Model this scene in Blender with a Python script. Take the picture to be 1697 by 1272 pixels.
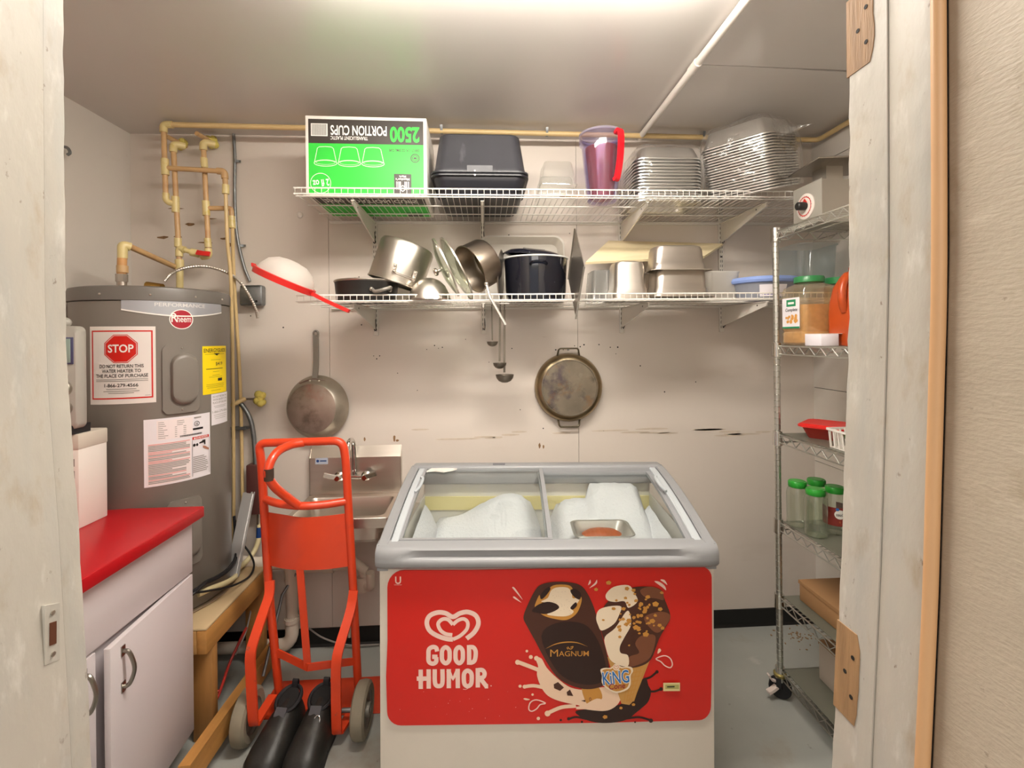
import bpy, bmesh, math, random
from mathutils import Vector, Matrix, Euler
from mathutils.geometry import tessellate_polygon

rnd = random.Random(7)
scene = bpy.context.scene
for o in list(bpy.data.objects):
    bpy.data.objects.remove(o)
COL = scene.collection
pi = math.pi

# ------------------------------------------------------------------ camera, world, lights, exposure
EYE = Vector((0.0, 0.0, 1.557))
YAW, ROLL = math.radians(3.3), math.radians(0.6)
cam_data = bpy.data.cameras.new('camera')
cam_data.sensor_width = 36.0
cam_data.lens = 36.0 * 780.0 / 1697.0
cam_data.shift_y = -77.0 / 1697.0
cam_data.clip_start = 0.02
cam = bpy.data.objects.new('camera', cam_data)
COL.objects.link(cam)
_fw = Vector((math.sin(YAW), math.cos(YAW), 0))
_rt0 = Vector((math.cos(YAW), -math.sin(YAW), 0))
_up0 = Vector((0, 0, 1))
_rt = _rt0 * math.cos(ROLL) - _up0 * math.sin(ROLL)
_up = _up0 * math.cos(ROLL) + _rt0 * math.sin(ROLL)
cam.matrix_world = Matrix(((_rt.x, _up.x, -_fw.x, EYE.x), (_rt.y, _up.y, -_fw.y, EYE.y),
                           (_rt.z, _up.z, -_fw.z, EYE.z), (0, 0, 0, 1)))
scene.camera = cam

world = bpy.data.worlds.new('world')
scene.world = world
world.use_nodes = True
world.node_tree.nodes['Background'].inputs[0].default_value = (1.0, 0.955, 0.91, 1)
world.node_tree.nodes['Background'].inputs[1].default_value = 0.42

LAMP_POWER = 50.0          # emission of the ceiling light's diffuser
KITCHEN_POWER = 20.0      # ceiling lamp of the room the photographer stands in
kl = bpy.data.lights.new('kitchen_lamp', 'AREA')
kl.shape = 'RECTANGLE'; kl.size = 1.6; kl.size_y = 1.0
kl.energy = KITCHEN_POWER; kl.color = (1.0, 0.94, 0.86)
klo = bpy.data.objects.new('kitchen_lamp', kl); COL.objects.link(klo)
klo.location = (0.1, -1.3, 2.45)
klo.rotation_euler = (math.radians(38), 0, 0)

scene.view_settings.view_transform = 'Standard'
scene.view_settings.look = 'None'
scene.view_settings.gamma = 1.0
scene.view_settings.use_curve_mapping = False
scene.view_settings.exposure = 0.54

# ------------------------------------------------------------------ materials
def lin(h):
    h = h.lstrip('#')
    v = [int(h[i:i + 2], 16) / 255 for i in (0, 2, 4)]
    return tuple(c / 12.92 if c <= .04045 else ((c + .055) / 1.055) ** 2.4 for c in v) + (1.0,)

MATS = {}
def mat(name, col, rough=.5, metal=0.0, var=0.0, vscale=6.0, stretch=None, bump=0.0, bscale=120.0, spots=(), spec=.5,
        coat=0.0, emit=0.0, aniso=None, sss=0.0):
    """Procedural surface: base colour, soft noise variation, stain colours, fine bump."""
    if name in MATS:
        return MATS[name]
    m = bpy.data.materials.new(name); m.use_nodes = True
    nt = m.node_tree; b = nt.nodes['Principled BSDF']; L = nt.links.new
    b.inputs['Roughness'].default_value = rough
    b.inputs['Metallic'].default_value = metal
    b.inputs['Specular IOR Level'].default_value = spec
    b.inputs['Coat Weight'].default_value = coat
    c = lin(col)
    tc = nt.nodes.new('ShaderNodeTexCoord'); out = tc.outputs['Object']
    if stretch:
        mp = nt.nodes.new('ShaderNodeMapping'); mp.inputs['Scale'].default_value = stretch
        L(out, mp.inputs['Vector']); out = mp.outputs['Vector']
    cur = None
    rgb = nt.nodes.new('ShaderNodeRGB'); rgb.outputs[0].default_value = c; cur = rgb.outputs[0]
    if var:
        n = nt.nodes.new('ShaderNodeTexNoise'); n.inputs['Scale'].default_value = vscale
        n.inputs['Detail'].default_value = 5
        L(out, n.inputs['Vector'])
        mr = nt.nodes.new('ShaderNodeMapRange')
        mr.inputs['From Min'].default_value = .3; mr.inputs['From Max'].default_value = .7
        mr.inputs['To Min'].default_value = 1 - var; mr.inputs['To Max'].default_value = 1 + var * .6
        L(n.outputs['Fac'], mr.inputs['Value'])
        mx = nt.nodes.new('ShaderNodeVectorMath'); mx.operation = 'SCALE'
        L(cur, mx.inputs[0]); L(mr.outputs['Result'], mx.inputs['Scale']); cur = mx.outputs['Vector']
    for i, sp in enumerate(spots):
        # (colour, scale, low, high, strength, stretch)
        n = nt.nodes.new('ShaderNodeTexNoise'); n.inputs['Scale'].default_value = sp[1]
        n.inputs['Detail'].default_value = 6; n.inputs['Roughness'].default_value = .6
        mp = nt.nodes.new('ShaderNodeMapping')
        mp.inputs['Location'].default_value = (3.1 * i + 1.7, 2.3 * i, 5.9 * i)
        mp.inputs['Scale'].default_value = sp[5] if len(sp) > 5 else (1, 1, 1)
        L(tc.outputs['Object'], mp.inputs['Vector']); L(mp.outputs['Vector'], n.inputs['Vector'])
        mr = nt.nodes.new('ShaderNodeMapRange')
        mr.inputs['From Min'].default_value = sp[2]; mr.inputs['From Max'].default_value = sp[3]
        mr.inputs['To Max'].default_value = sp[4]
        L(n.outputs['Fac'], mr.inputs['Value'])
        mx = nt.nodes.new('ShaderNodeMix'); mx.data_type = 'RGBA'
        L(mr.outputs['Result'], mx.inputs['Factor']); L(cur, mx.inputs['A'])
        mx.inputs['B'].default_value = lin(sp[0]); cur = mx.outputs['Result']
    L(cur, b.inputs['Base Color'])
    if bump:
        n = nt.nodes.new('ShaderNodeTexNoise'); n.inputs['Scale'].default_value = bscale
        n.inputs['Detail'].default_value = 4
        L(out, n.inputs['Vector'])
        bp = nt.nodes.new('ShaderNodeBump'); bp.inputs['Strength'].default_value = bump
        bp.inputs['Distance'].default_value = .004
        L(n.outputs['Fac'], bp.inputs['Height']); L(bp.outputs['Normal'], b.inputs['Normal'])
    if emit:
        L(cur, b.inputs['Emission Color']); b.inputs['Emission Strength'].default_value = emit
    MATS[name] = m
    return m

def clear(name, col='ffffff', op=.06, rough=.05, fres=.25, haze=0.0, bump=0.0, bscale=30.0):
    """Thin clear plastic or window glass: mostly see-through, glossy at grazing angles, `haze` adds milky diffuse."""
    if name in MATS:
        return MATS[name]
    m = bpy.data.materials.new(name); m.use_nodes = True
    nt = m.node_tree; nt.nodes.remove(nt.nodes['Principled BSDF']); L = nt.links.new
    o = nt.nodes['Material Output']
    tr = nt.nodes.new('ShaderNodeBsdfTransparent'); tr.inputs[0].default_value = lin(col)
    gl = nt.nodes.new('ShaderNodeBsdfGlossy'); gl.inputs['Roughness'].default_value = rough
    gl.inputs['Color'].default_value = (1, 1, 1, 1)
    lw = nt.nodes.new('ShaderNodeLayerWeight'); lw.inputs['Blend'].default_value = .5
    pw = nt.nodes.new('ShaderNodeMath'); pw.operation = 'POWER'; pw.inputs[1].default_value = 1.0 / fres
    L(lw.outputs['Facing'], pw.inputs[0])
    mr = nt.nodes.new('ShaderNodeMapRange'); mr.inputs['To Min'].default_value = op; mr.inputs['To Max'].default_value = .7
    L(pw.outputs[0], mr.inputs['Value'])
    a = nt.nodes.new('ShaderNodeMixShader')
    L(mr.outputs['Result'], a.inputs[0]); L(tr.outputs[0], a.inputs[1]); L(gl.outputs[0], a.inputs[2])
    cur = a.outputs[0]
    if bump:
        tc = nt.nodes.new('ShaderNodeTexCoord')
        n = nt.nodes.new('ShaderNodeTexNoise'); n.inputs['Scale'].default_value = bscale; n.inputs['Detail'].default_value = 3
        L(tc.outputs['Object'], n.inputs['Vector'])
        bp = nt.nodes.new('ShaderNodeBump'); bp.inputs['Strength'].default_value = bump; bp.inputs['Distance'].default_value = .02
        L(n.outputs['Fac'], bp.inputs['Height'])
        L(bp.outputs['Normal'], gl.inputs['Normal']); L(bp.outputs['Normal'], lw.inputs['Normal'])
    if haze:
        d = nt.nodes.new('ShaderNodeBsdfDiffuse'); d.inputs[0].default_value = lin(col)
        t2 = nt.nodes.new('ShaderNodeBsdfTranslucent'); t2.inputs[0].default_value = lin(col)
        ad = nt.nodes.new('ShaderNodeMixShader'); L(d.outputs[0], ad.inputs[1]); L(t2.outputs[0], ad.inputs[2])
        b2 = nt.nodes.new('ShaderNodeMixShader'); b2.inputs[0].default_value = haze
        L(cur, b2.inputs[1]); L(ad.outputs[0], b2.inputs[2]); cur = b2.outputs[0]
    L(cur, o.inputs['Surface'])
    MATS[name] = m
    return m

WHITEPAINT = mat('painted wall white', 'dad3ca', .55, var=.03, vscale=2.5, bump=.05, bscale=60,
                 spots=[('a08a72', 2.2, .62, .80, .35, (1, 1, 2.5)), ('8a6c50', 9, .70, .78, .35, (.5, .5, 2))])
BACKPAINT = mat('back wall paint', 'd9cfc5', .5, var=.03, vscale=2.0, bump=.04, bscale=70,
                spots=[('a88f78', 1.6, .60, .85, .30, (.6, 1, 2.5)), ('8a6c50', 14, .74, .80, .45, (.35, 1, 2.2))])
CEILPAINT = mat('ceiling gloss paint', 'd0cbc6', .24, var=.03, vscale=2, bump=.04, bscale=9)
FLOORPAINT = mat('grey floor paint', 'a8aaa4', .35, var=.08, vscale=3, bump=.05, bscale=40,
                 spots=[('8a7350', 2.6, .56, .72, .55), ('5a5246', 16, .68, .74, .5), ('c3c4bd', 7, .66, .76, .4)])
JAMB = mat('old white jamb paint', 'b9b2a6', .55, var=.06, vscale=5, stretch=(1, 1, .5), bump=.35, bscale=45,
           spots=[('9a8058', 22, .57, .74, .45, (1, 1.5, .7)), ('66482a', 55, .67, .73, .7, (1, 1.5, 1)), ('a3a6a4', 9, .5, .7, .4, (1, 3, .5)), ('dad5cc', 30, .58, .72, .5, (1, 1.5, .5))])
JAMB2 = mat('rough painted panel', 'b8ab98', .6, var=.06, vscale=4, stretch=(1, 1, 3), bump=.22, bscale=120,
            spots=[('87704e', 16, .57, .74, .5), ('5e452b', 45, .67, .73, .65), ('cfc4b2', 24, .6, .72, .4, (1, 1, 3))])
BEIGESTRIP = mat('beige weatherstrip', 'd0a274', .5, var=.05, vscale=9)
BAREWOOD = mat('bare wood', 'a07c56', .7, var=.25, vscale=14, stretch=(6, 6, .6), bump=.3, bscale=60,
               spots=[('6a4526', 10, .6, .75, .5, (3, 3, .6))])
DARK = mat('dark gap', '1c1814', .8)
BLACKVINYL = mat('black vinyl', '121110', .45)
LUMBER = mat('pine lumber', 'bd8848', .6, var=.16, vscale=7, stretch=(5, .5, 5), bump=.12, bscale=40,
             spots=[('8a5c2c', 9, .64, .74, .7)])
LUMBERV = mat('pine lumber upright', 'b27f46', .6, var=.16, vscale=7, stretch=(5, 5, .5), bump=.12, bscale=40,
              spots=[('8a5c2c', 9, .64, .74, .7)])
CPVC = mat('cream cpvc', 'd4b884', .35, var=.08, vscale=9)
CPVCTAN = mat('tan cpvc', 'c9a373', .4, var=.12, vscale=9, spots=[('b07a50', 8, .55, .7, .5)])
CPVCJOINT = mat('yellow cpvc joint', 'dac78c', .35, var=.08, vscale=14, spots=[('c4a838', 18, .6, .7, .6)])
FOAM = mat('yellow expanding foam', 'd8c868', .8, var=.15, vscale=40, bump=.6, bscale=60)
REDPLASTIC = mat('red plastic', 'cf2420', .35)
GREYPAINT = mat('grey heater paint', '7f7870', .38, var=.04, vscale=2, spots=[('8c4048', 3.5, .66, .85, .30)])  # faint red patches put a pinkish reflection into the paint colour
GREYDARK = mat('grey heater trim', '6d6862', .42)
STEEL = mat('stainless steel', 'd6cec4', .34, 1.0, var=.05, vscale=3, stretch=(1, 1, 12))
STEELD = mat('brushed stainless', 'b2aaa0', .38, 1.0, var=.08, vscale=4, stretch=(8, 1, 1))
CHROME = mat('chrome', 'd8d6d2', .12, 1.0)
ZINC = mat('zinc wire', 'd2d2cc', .34, 1.0)
GALV = mat('galvanised steel', '8c8f90', .45, .85, var=.15, vscale=30)
ALU = mat('aluminium', 'c8c2b8', .33, 1.0, var=.08, vscale=5, bump=.05, bscale=30)
ALUWORN = mat('worn aluminium', 'b4ac9e', .45, .9, var=.15, vscale=9, spots=[('857a68', 6, .55, .75, .5)])
PANBOTTOM = mat('scorched pan bottom', 'a8988c', .5, .7, var=.2, vscale=9,
                spots=[('a8323a', 5, .58, .75, .55), ('6a5e54', 10, .52, .7, .7), ('b5aca2', 6, .62, .75, .6)])
PANBURNT = mat('heat-stained pan bottom', '8c8272', .42, .85, var=.2, vscale=10,
               spots=[('5c5258', 8, .50, .62, .8), ('946c44', 11, .58, .70, .6), ('3a352e', 9, .60, .72, .7), ('a09888', 14, .6, .7, .5)])
BLACKPAN = mat('black nonstick', '2a2826', .38, .3, var=.1, vscale=20)
ENAMEL = mat('dark blue black enamel', '10121c', .10, 0, coat=.5, spots=[('cfd3dc', 160, .70, .74, .5)])
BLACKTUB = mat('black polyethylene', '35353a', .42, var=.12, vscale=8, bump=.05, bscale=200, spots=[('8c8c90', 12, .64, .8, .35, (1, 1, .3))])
WIREWHITE = mat('white coated wire', 'e6e2da', .4)
WHITEPLASTIC = mat('white plastic', 'e6e0d8', .4)
WHITESTEEL = mat('white enamelled steel', 'ded8ce', .4, var=.03)
MELAMINE = mat('white melamine', 'dcd4d6', .4, var=.01)
REDLAM = mat('red laminate', 'b8101c', .35, spec=.4)
CREAMBOARD = mat('cream cutting board', 'ecdcb4', .5, var=.04)
ORANGE = mat('orange red paint', 'd8421e', .33, var=.06, vscale=6, coat=.2, spots=[('c8452a', 12, .64, .74, .5)])
SKID = mat('scuffed orange paint', 'e0451f', .38, var=.06, vscale=6, spots=[('7d5a44', 26, .66, .72, .7)])
RUBBERTAN = mat('dusty grey rubber', '8c8371', .7, var=.12, vscale=14)
HUBGREY = mat('grey wheel hub', '8a867c', .45, .4, var=.1)
LEATHER = mat('black leather', '23221f', .42, var=.25, vscale=14, bump=.15, bscale=90, spots=[('55524a', 10, .6, .75, .45)])
RUBBER = mat('black rubber', '17161a', .55)
PVC = mat('white pvc', 'd9cdbd', .4, var=.06, vscale=8)
HOSE = mat('cream hose', 'e0d2a4', .45, var=.06)
FRAMEGREY = mat('grey freezer plastic', '949597', .4, var=.02)
FREEZERWHITE = mat('freezer body white', 'd8cfc2', .42, var=.04, vscale=4, spots=[('a5905a', 12, .68, .76, .5)])
LINER = mat('freezer liner', 'd2cec6', .5, spots=[('d8cf9a', 4, .55, .75, .4)])
LINERY = mat('yellowed freezer liner', 'd4c890', .5)
FROST = mat('frost', 'd9d9dd', .7, bump=.9, bscale=90, var=.03)
PRINTRED = mat('print red', 'd01f14', .38, var=.02, vscale=3)
PRINTPINK = mat('print pale pink', 'f3cfc2', .4)
PRINTCHOC = mat('print chocolate', '4a2618', .38)
PRINTCHOC2 = mat('print dark chocolate', '2c130b', .38)
PRINTCHOC3 = mat('print milk chocolate', '7c4a30', .38)
PRINTCREAM = mat('print vanilla', 'f0dcc0', .4)
PRINTCREAM2 = mat('print pale cream', 'f0cdb0', .4)
PRINTGOLD = mat('print gold', 'c98d3c', .4)
PRINTNUT = mat('print nut', 'd89a4c', .4)
PRINTWAFFLE = mat('print waffle', 'c9954e', .4)
PRINTBLUE = mat('print blue', '2a6fb8', .4)
PRINTNAVY = mat('print navy', '1c3f7c', .4)
PRINTWHITE = mat('print white', 'f2efe8', .4)
PRINTBLACK = mat('print black', '1c1a19', .45)
PRINTGREY = mat('print grey', '9a958f', .45)
PRINTDKBROWN = mat('print dark brown', '3a332e', .45)
PRINTGREEN = mat('print green', '2fc43c', .45)
PRINTYELLOW = mat('print yellow', 'f6d80c', .45)
PRINTSALMON = mat('print salmon', 'e2a09c', .45)
PAPER = mat('sticker paper', 'e8e0da', .45)
PAPERW = mat('white label paper', 'e9e4e8', .45)
CARDWHITE = mat('white carton', 'ece6de', .55)
CARDBOARD = mat('brown cardboard', 'a87e54', .7, var=.05, vscale=6)
FOIL = mat('aluminium foil', 'e6e4e0', .34, 1.0, bump=.25, bscale=40)
CLEARPL = clear('clear plastic', 'f6f6f4', .06, .08, .3, haze=.10)
BAGPL = clear('crinkled clear bag', 'ffffff', .06, .14, .32, haze=.03, bump=1.0, bscale=16)
GLASS = clear('freezer glass', 'fafcfb', .05, .03, .18)
JARGLASS = clear('jar glass', 'eef3ea', .08, .06, .55, haze=.04)
LIDGLASS = clear('lid glass', 'd4dccc', .12, .05, .35, haze=.12)
LAVENDER = clear('lavender clear plastic', 'e8e2f6', .06, .08, .35, haze=.05)
FROSTED = clear('milky plastic', 'f3f0ea', .05, .3, .2, haze=.85)
GREYCLEAR = clear('grey clear plastic', 'c9cac8', .06, .15, .3, haze=.30)
REDCLEAR = clear('red clear plastic', 'e86a5c', .06, .2, .3, haze=.5)
BLUECLEAR = mat('blue lid plastic', '8aa2dc', .35)
GREENLID = mat('green lid', '2a962f', .3)
GREENDK = mat('dark green lid', '2c7a44', .35)
SPICE = mat('dry seasoning', 'c39a5e', .7, var=.15, vscale=60)
DETERGENT = mat('orange jug plastic', 'b0461a', .3)
BRASS = mat('brass', 'b08a48', .35, 1.0, var=.15, vscale=20)
LCD = mat('lcd screen', '8fa39a', .2)
DEVICE = mat('pale grey device plastic', 'a8a49b', .4)
BROWNBOX = mat('dark brown electrical box', '5a3430', .5, var=.1)
LINERMAT = mat('grey shelf liner', '68685c', .35)

# ------------------------------------------------------------------ mesh building
def spline(pts, k=6, closed=False):
    P = [Vector(p) for p in pts]; n = len(P); out = []
    rng = n if closed else n - 1
    for i in range(rng):
        p0 = P[(i - 1) % n] if (closed or i > 0) else P[0] * 2 - P[1]
        p1 = P[i]; p2 = P[(i + 1) % n]
        p3 = P[(i + 2) % n] if (closed or i + 2 < n) else p2 * 2 - p1
        for j in range(k):
            t = j / k
            out.append(.5 * ((2 * p1) + (p2 - p0) * t + (2 * p0 - 5 * p1 + 4 * p2 - p3) * t * t + (3 * p1 - p0 - 3 * p2 + p3) * t ** 3))
    if not closed:
        out.append(P[-1])
    return out

def bend(pts, r, k=5):
    """Polyline with rounded corners of radius r."""
    P = [Vector(p) for p in pts]; out = [P[0]]
    for i in range(1, len(P) - 1):
        a, b, c = P[i - 1], P[i], P[i + 1]
        d1, d2 = (a - b), (c - b)
        l = min(r, d1.length * .49, d2.length * .49)
        s, e = b + d1.normalized() * l, b + d2.normalized() * l
        for j in range(k + 1):
            t = j / k
            out.append(s * (1 - t) ** 2 + b * 2 * t * (1 - t) + e * t * t)
    out.append(P[-1])
    return out

def rr(w, d, r, z=0.0, n=4, cx=0.0, cy=0.0):
    """Rounded rectangle ring in a plane z."""
    r = min(r, w / 2 - 1e-4, d / 2 - 1e-4); out = []
    for (sx, sy, a0) in ((1, 1, 0), (-1, 1, 90), (-1, -1, 180), (1, -1, 270)):
        for j in range(n + 1):
            a = math.radians(a0 + 90 * j / n)
            out.append(Vector((cx + sx * (w / 2 - r) + r * math.cos(a), cy + sy * (d / 2 - r) + r * math.sin(a), z)))
    return out

def ov(a, b, z=0.0, n=32, cx=0.0, cy=0.0):
    return [Vector((cx + a * math.cos(2 * pi * i / n), cy + b * math.sin(2 * pi * i / n), z)) for i in range(n)]

class MB:
    """Collects shapes into one mesh; put() links it as ONE object."""
    def __init__(self):
        self.v = []; self.f = []
    def add(self, vs, fs, M=None):
        o = len(self.v)
        self.v += [(M @ Vector(p)) if M else Vector(p) for p in vs]
        self.f += [tuple(i + o for i in f) for f in fs]
        return self
    def box(self, c, s, rot=None, M=None):
        x, y, z = (q / 2 for q in s)
        vs = [Vector((a, b, d)) for a in (-x, x) for b in (-y, y) for d in (-z, z)]
        R = Euler(rot).to_matrix() if rot else None
        vs = [(R @ v if R else v) + Vector(c) for v in vs]
        return self.add(vs, [(0, 1, 3, 2), (4, 6, 7, 5), (0, 4, 5, 1), (2, 3, 7, 6), (0, 2, 6, 4), (1, 5, 7, 3)], M)
    def bbox(self, x0, x1, y0, y1, z0, z1, M=None):
        return self.box(((x0 + x1) / 2, (y0 + y1) / 2, (z0 + z1) / 2), (x1 - x0, y1 - y0, z1 - z0), None, M)
    def rbox(self, x0, x1, y0, y1, z0, z1, r=.004, M=None):
        """Box with softened edges."""
        w, d = x1 - x0, y1 - y0; cx, cy = (x0 + x1) / 2, (y0 + y1) / 2
        R = min(r, (z1 - z0) / 2.01)
        rings = [rr(w - 2 * R, d - 2 * R, max(r - R, 1e-4) + 1e-4, z0, 2, cx, cy), rr(w - .6 * R, d - .6 * R, r * .8, z0 + .3 * R, 2, cx, cy),
                 rr(w, d, r, z0 + R, 2, cx, cy), rr(w, d, r, z1 - R, 2, cx, cy),
                 rr(w - .6 * R, d - .6 * R, r * .8, z1 - .3 * R, 2, cx, cy), rr(w - 2 * R, d - 2 * R, 1e-4 + max(r - R, 1e-4), z1, 2, cx, cy)]
        return self.loft(rings, True, True, M)
    def loft(self, rings, cap0=False, cap1=False, M=None, closed=False):
        n = len(rings[0]); vs = [p for r in rings for p in r]; fs = []
        m = len(rings)
        for i in range(m if closed else m - 1):
            a, b = i * n, ((i + 1) % m) * n
            for j in range(n):
                k = (j + 1) % n
                fs.append((a + j, a + k, b + k, b + j))
        if cap0: fs.append(tuple(range(n - 1, -1, -1)))
        if cap1: fs.append(tuple(range((m - 1) * n, m * n)))
        return self.add(vs, fs, M)
    def cyl(self, p0, p1, r0, r1=None, n=16, M=None):
        return self.tube([p0, p1], [r0, r0 if r1 is None else r1], n, M=M)
    def tube(self, pts, r, n=8, closed=False, M=None, caps=True):
        P = [Vector(p) for p in pts]; m = len(P)
        R = r if isinstance(r, (list, tuple)) else [r] * m
        T = []
        for i in range(m):
            a = P[(i - 1) % m] if (closed or i) else P[i]
            b = P[(i + 1) % m] if (closed or i < m - 1) else P[i]
            t = b - a
            T.append(t.normalized() if t.length > 1e-9 else Vector((0, 0, 1)))
        u = T[0].orthogonal().normalized(); rings = []
        for i in range(m):
            if i:
                u = u - T[i] * u.dot(T[i])
                u = u.normalized() if u.length > 1e-6 else T[i].orthogonal().normalized()
            w = T[i].cross(u)
            rings.append([P[i] + (u * math.cos(2 * pi * j / n) + w * math.sin(2 * pi * j / n)) * R[i] for j in range(n)])
        return self.loft(rings, caps and not closed, caps and not closed, M, closed)
    def bar(self, pts, w, t, side=(1, 0, 0), M=None):
        """Flat bar of width w along `side`, thickness t, following a path."""
        P = [Vector(p) for p in pts]; m = len(P); rings = []; s0 = Vector(side)
        for i in range(m):
            T = (P[min(i + 1, m - 1)] - P[max(i - 1, 0)]).normalized()
            s = (s0 - T * s0.dot(T)).normalized(); q = T.cross(s)
            rings.append([P[i] + s * (a * w / 2) + q * (b * t / 2) for a, b in ((1, 1), (-1, 1), (-1, -1), (1, -1))])
        return self.loft(rings, True, True, M)
    def lathe(self, prof, n=32, M=None, cap0=False, cap1=False):
        rings = [[Vector((r * math.cos(2 * pi * j / n), r * math.sin(2 * pi * j / n), z)) for j in range(n)] for r, z in prof]
        return self.loft(rings, cap0, cap1, M)
    def prism(self, outline, a0, a1, axis='z', M=None):
        """Closed 2-D outline pushed from a0 to a1 along an axis."""
        def p3(p, a):
            return {'z': (p[0], p[1], a), 'y': (p[0], a, p[1]), 'x': (a, p[0], p[1])}[axis]
        n = len(outline)
        vs = [p3(p, a0) for p in outline] + [p3(p, a1) for p in outline]
        fs = [(i, (i + 1) % n, n + (i + 1) % n, n + i) for i in range(n)]
        tri = tessellate_polygon([[Vector((p[0], p[1], 0)) for p in outline]])
        fs += [tuple(t) for t in tri] + [tuple(n + i for i in reversed(t)) for t in tri]
        return self.add(vs, fs, M)
    def ball(self, c, r, n=12, m=8, M=None):
        if not isinstance(r, (tuple, list)): r = (r, r, r)
        rings = []
        for i in range(m + 1):
            a = -pi / 2 + pi * i / m; q = max(math.cos(a), .02)
            rings.append([Vector((c[0] + r[0] * q * math.cos(2 * pi * j / n), c[1] + r[1] * q * math.sin(2 * pi * j / n), c[2] + r[2] * math.sin(a))) for j in range(n)])
        return self.loft(rings, True, True, M)
    def mesh(self, name, material, smooth=True, angle=40):
        me = bpy.data.meshes.new(name)
        me.from_pydata([tuple(p) for p in self.v], [], self.f)
        bm = bmesh.new(); bm.from_mesh(me)
        bmesh.ops.recalc_face_normals(bm, faces=bm.faces); bm.to_mesh(me); bm.free()
        if smooth:
            me.shade_smooth(); me.set_sharp_from_angle(angle=math.radians(angle))
        for m in (material if isinstance(material, (list, tuple)) else [material]):
            me.materials.append(m)
        return me
    def put(self, name, material, parent=None, smooth=True, angle=40, loc=None, rot=None):
        o = bpy.data.objects.new(name, self.mesh(name, material, smooth, angle))
        COL.objects.link(o)
        if parent: o.parent = parent
        if loc: o.location = loc
        if rot: o.rotation_euler = rot
        return o

def tag(o, label=None, cat=None, group=None, kind=None):
    if label: o['label'] = label
    if cat: o['category'] = cat
    if group: o['group'] = group
    if kind: o['kind'] = kind
    return o

def thing(name, label, cat, loc=(0, 0, 0), rot=(0, 0, 0), group=None):
    o = bpy.data.objects.new(name, None); COL.objects.link(o)
    o.empty_display_size = .05
    o.location = loc; o.rotation_euler = rot
    return tag(o, label, cat, group)

def dup(o, parent=None):
    c = o.copy(); COL.objects.link(c)
    if parent: c.parent = parent
    for ch in list(o.children): dup(ch, c)
    return c

def struct(name, mb, m, parent=None, **k):
    o = mb.put(name, m, parent, **k)
    if not parent: o['kind'] = 'structure'
    return o

def axis_matrix(p, z, x=(1, 0, 0)):
    """Frame at p whose local Z points along z."""
    z = Vector(z).normalized(); x = Vector(x); x = (x - z * x.dot(z)).normalized(); y = z.cross(x)
    return Matrix(((x.x, y.x, z.x, p[0]), (x.y, y.y, z.y, p[1]), (x.z, y.z, z.z, p[2]), (0, 0, 0, 1)))

# ------------------------------------------------------------------ flat print (lettering, logos) laid on a surface
_TXT = {}
def glyphs(s, bold):
    key = (s, bold)
    if key not in _TXT:
        cu = bpy.data.curves.new('lettering', 'FONT'); cu.body = s; cu.size = 1.0; cu.offset = bold
        cu.resolution_u = 3; cu.fill_mode = 'BOTH'
        ob = bpy.data.objects.new('lettering', cu); COL.objects.link(ob)
        dg = bpy.context.evaluated_depsgraph_get()
        me = bpy.data.meshes.new_from_object(ob.evaluated_get(dg))
        vs = [(v.co.x, v.co.y) for v in me.vertices]; fs = [tuple(p.vertices) for p in me.polygons]
        bpy.data.objects.remove(ob); bpy.data.curves.remove(cu); bpy.data.meshes.remove(me)
        _TXT[key] = (vs, fs)
    return _TXT[key]

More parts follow.
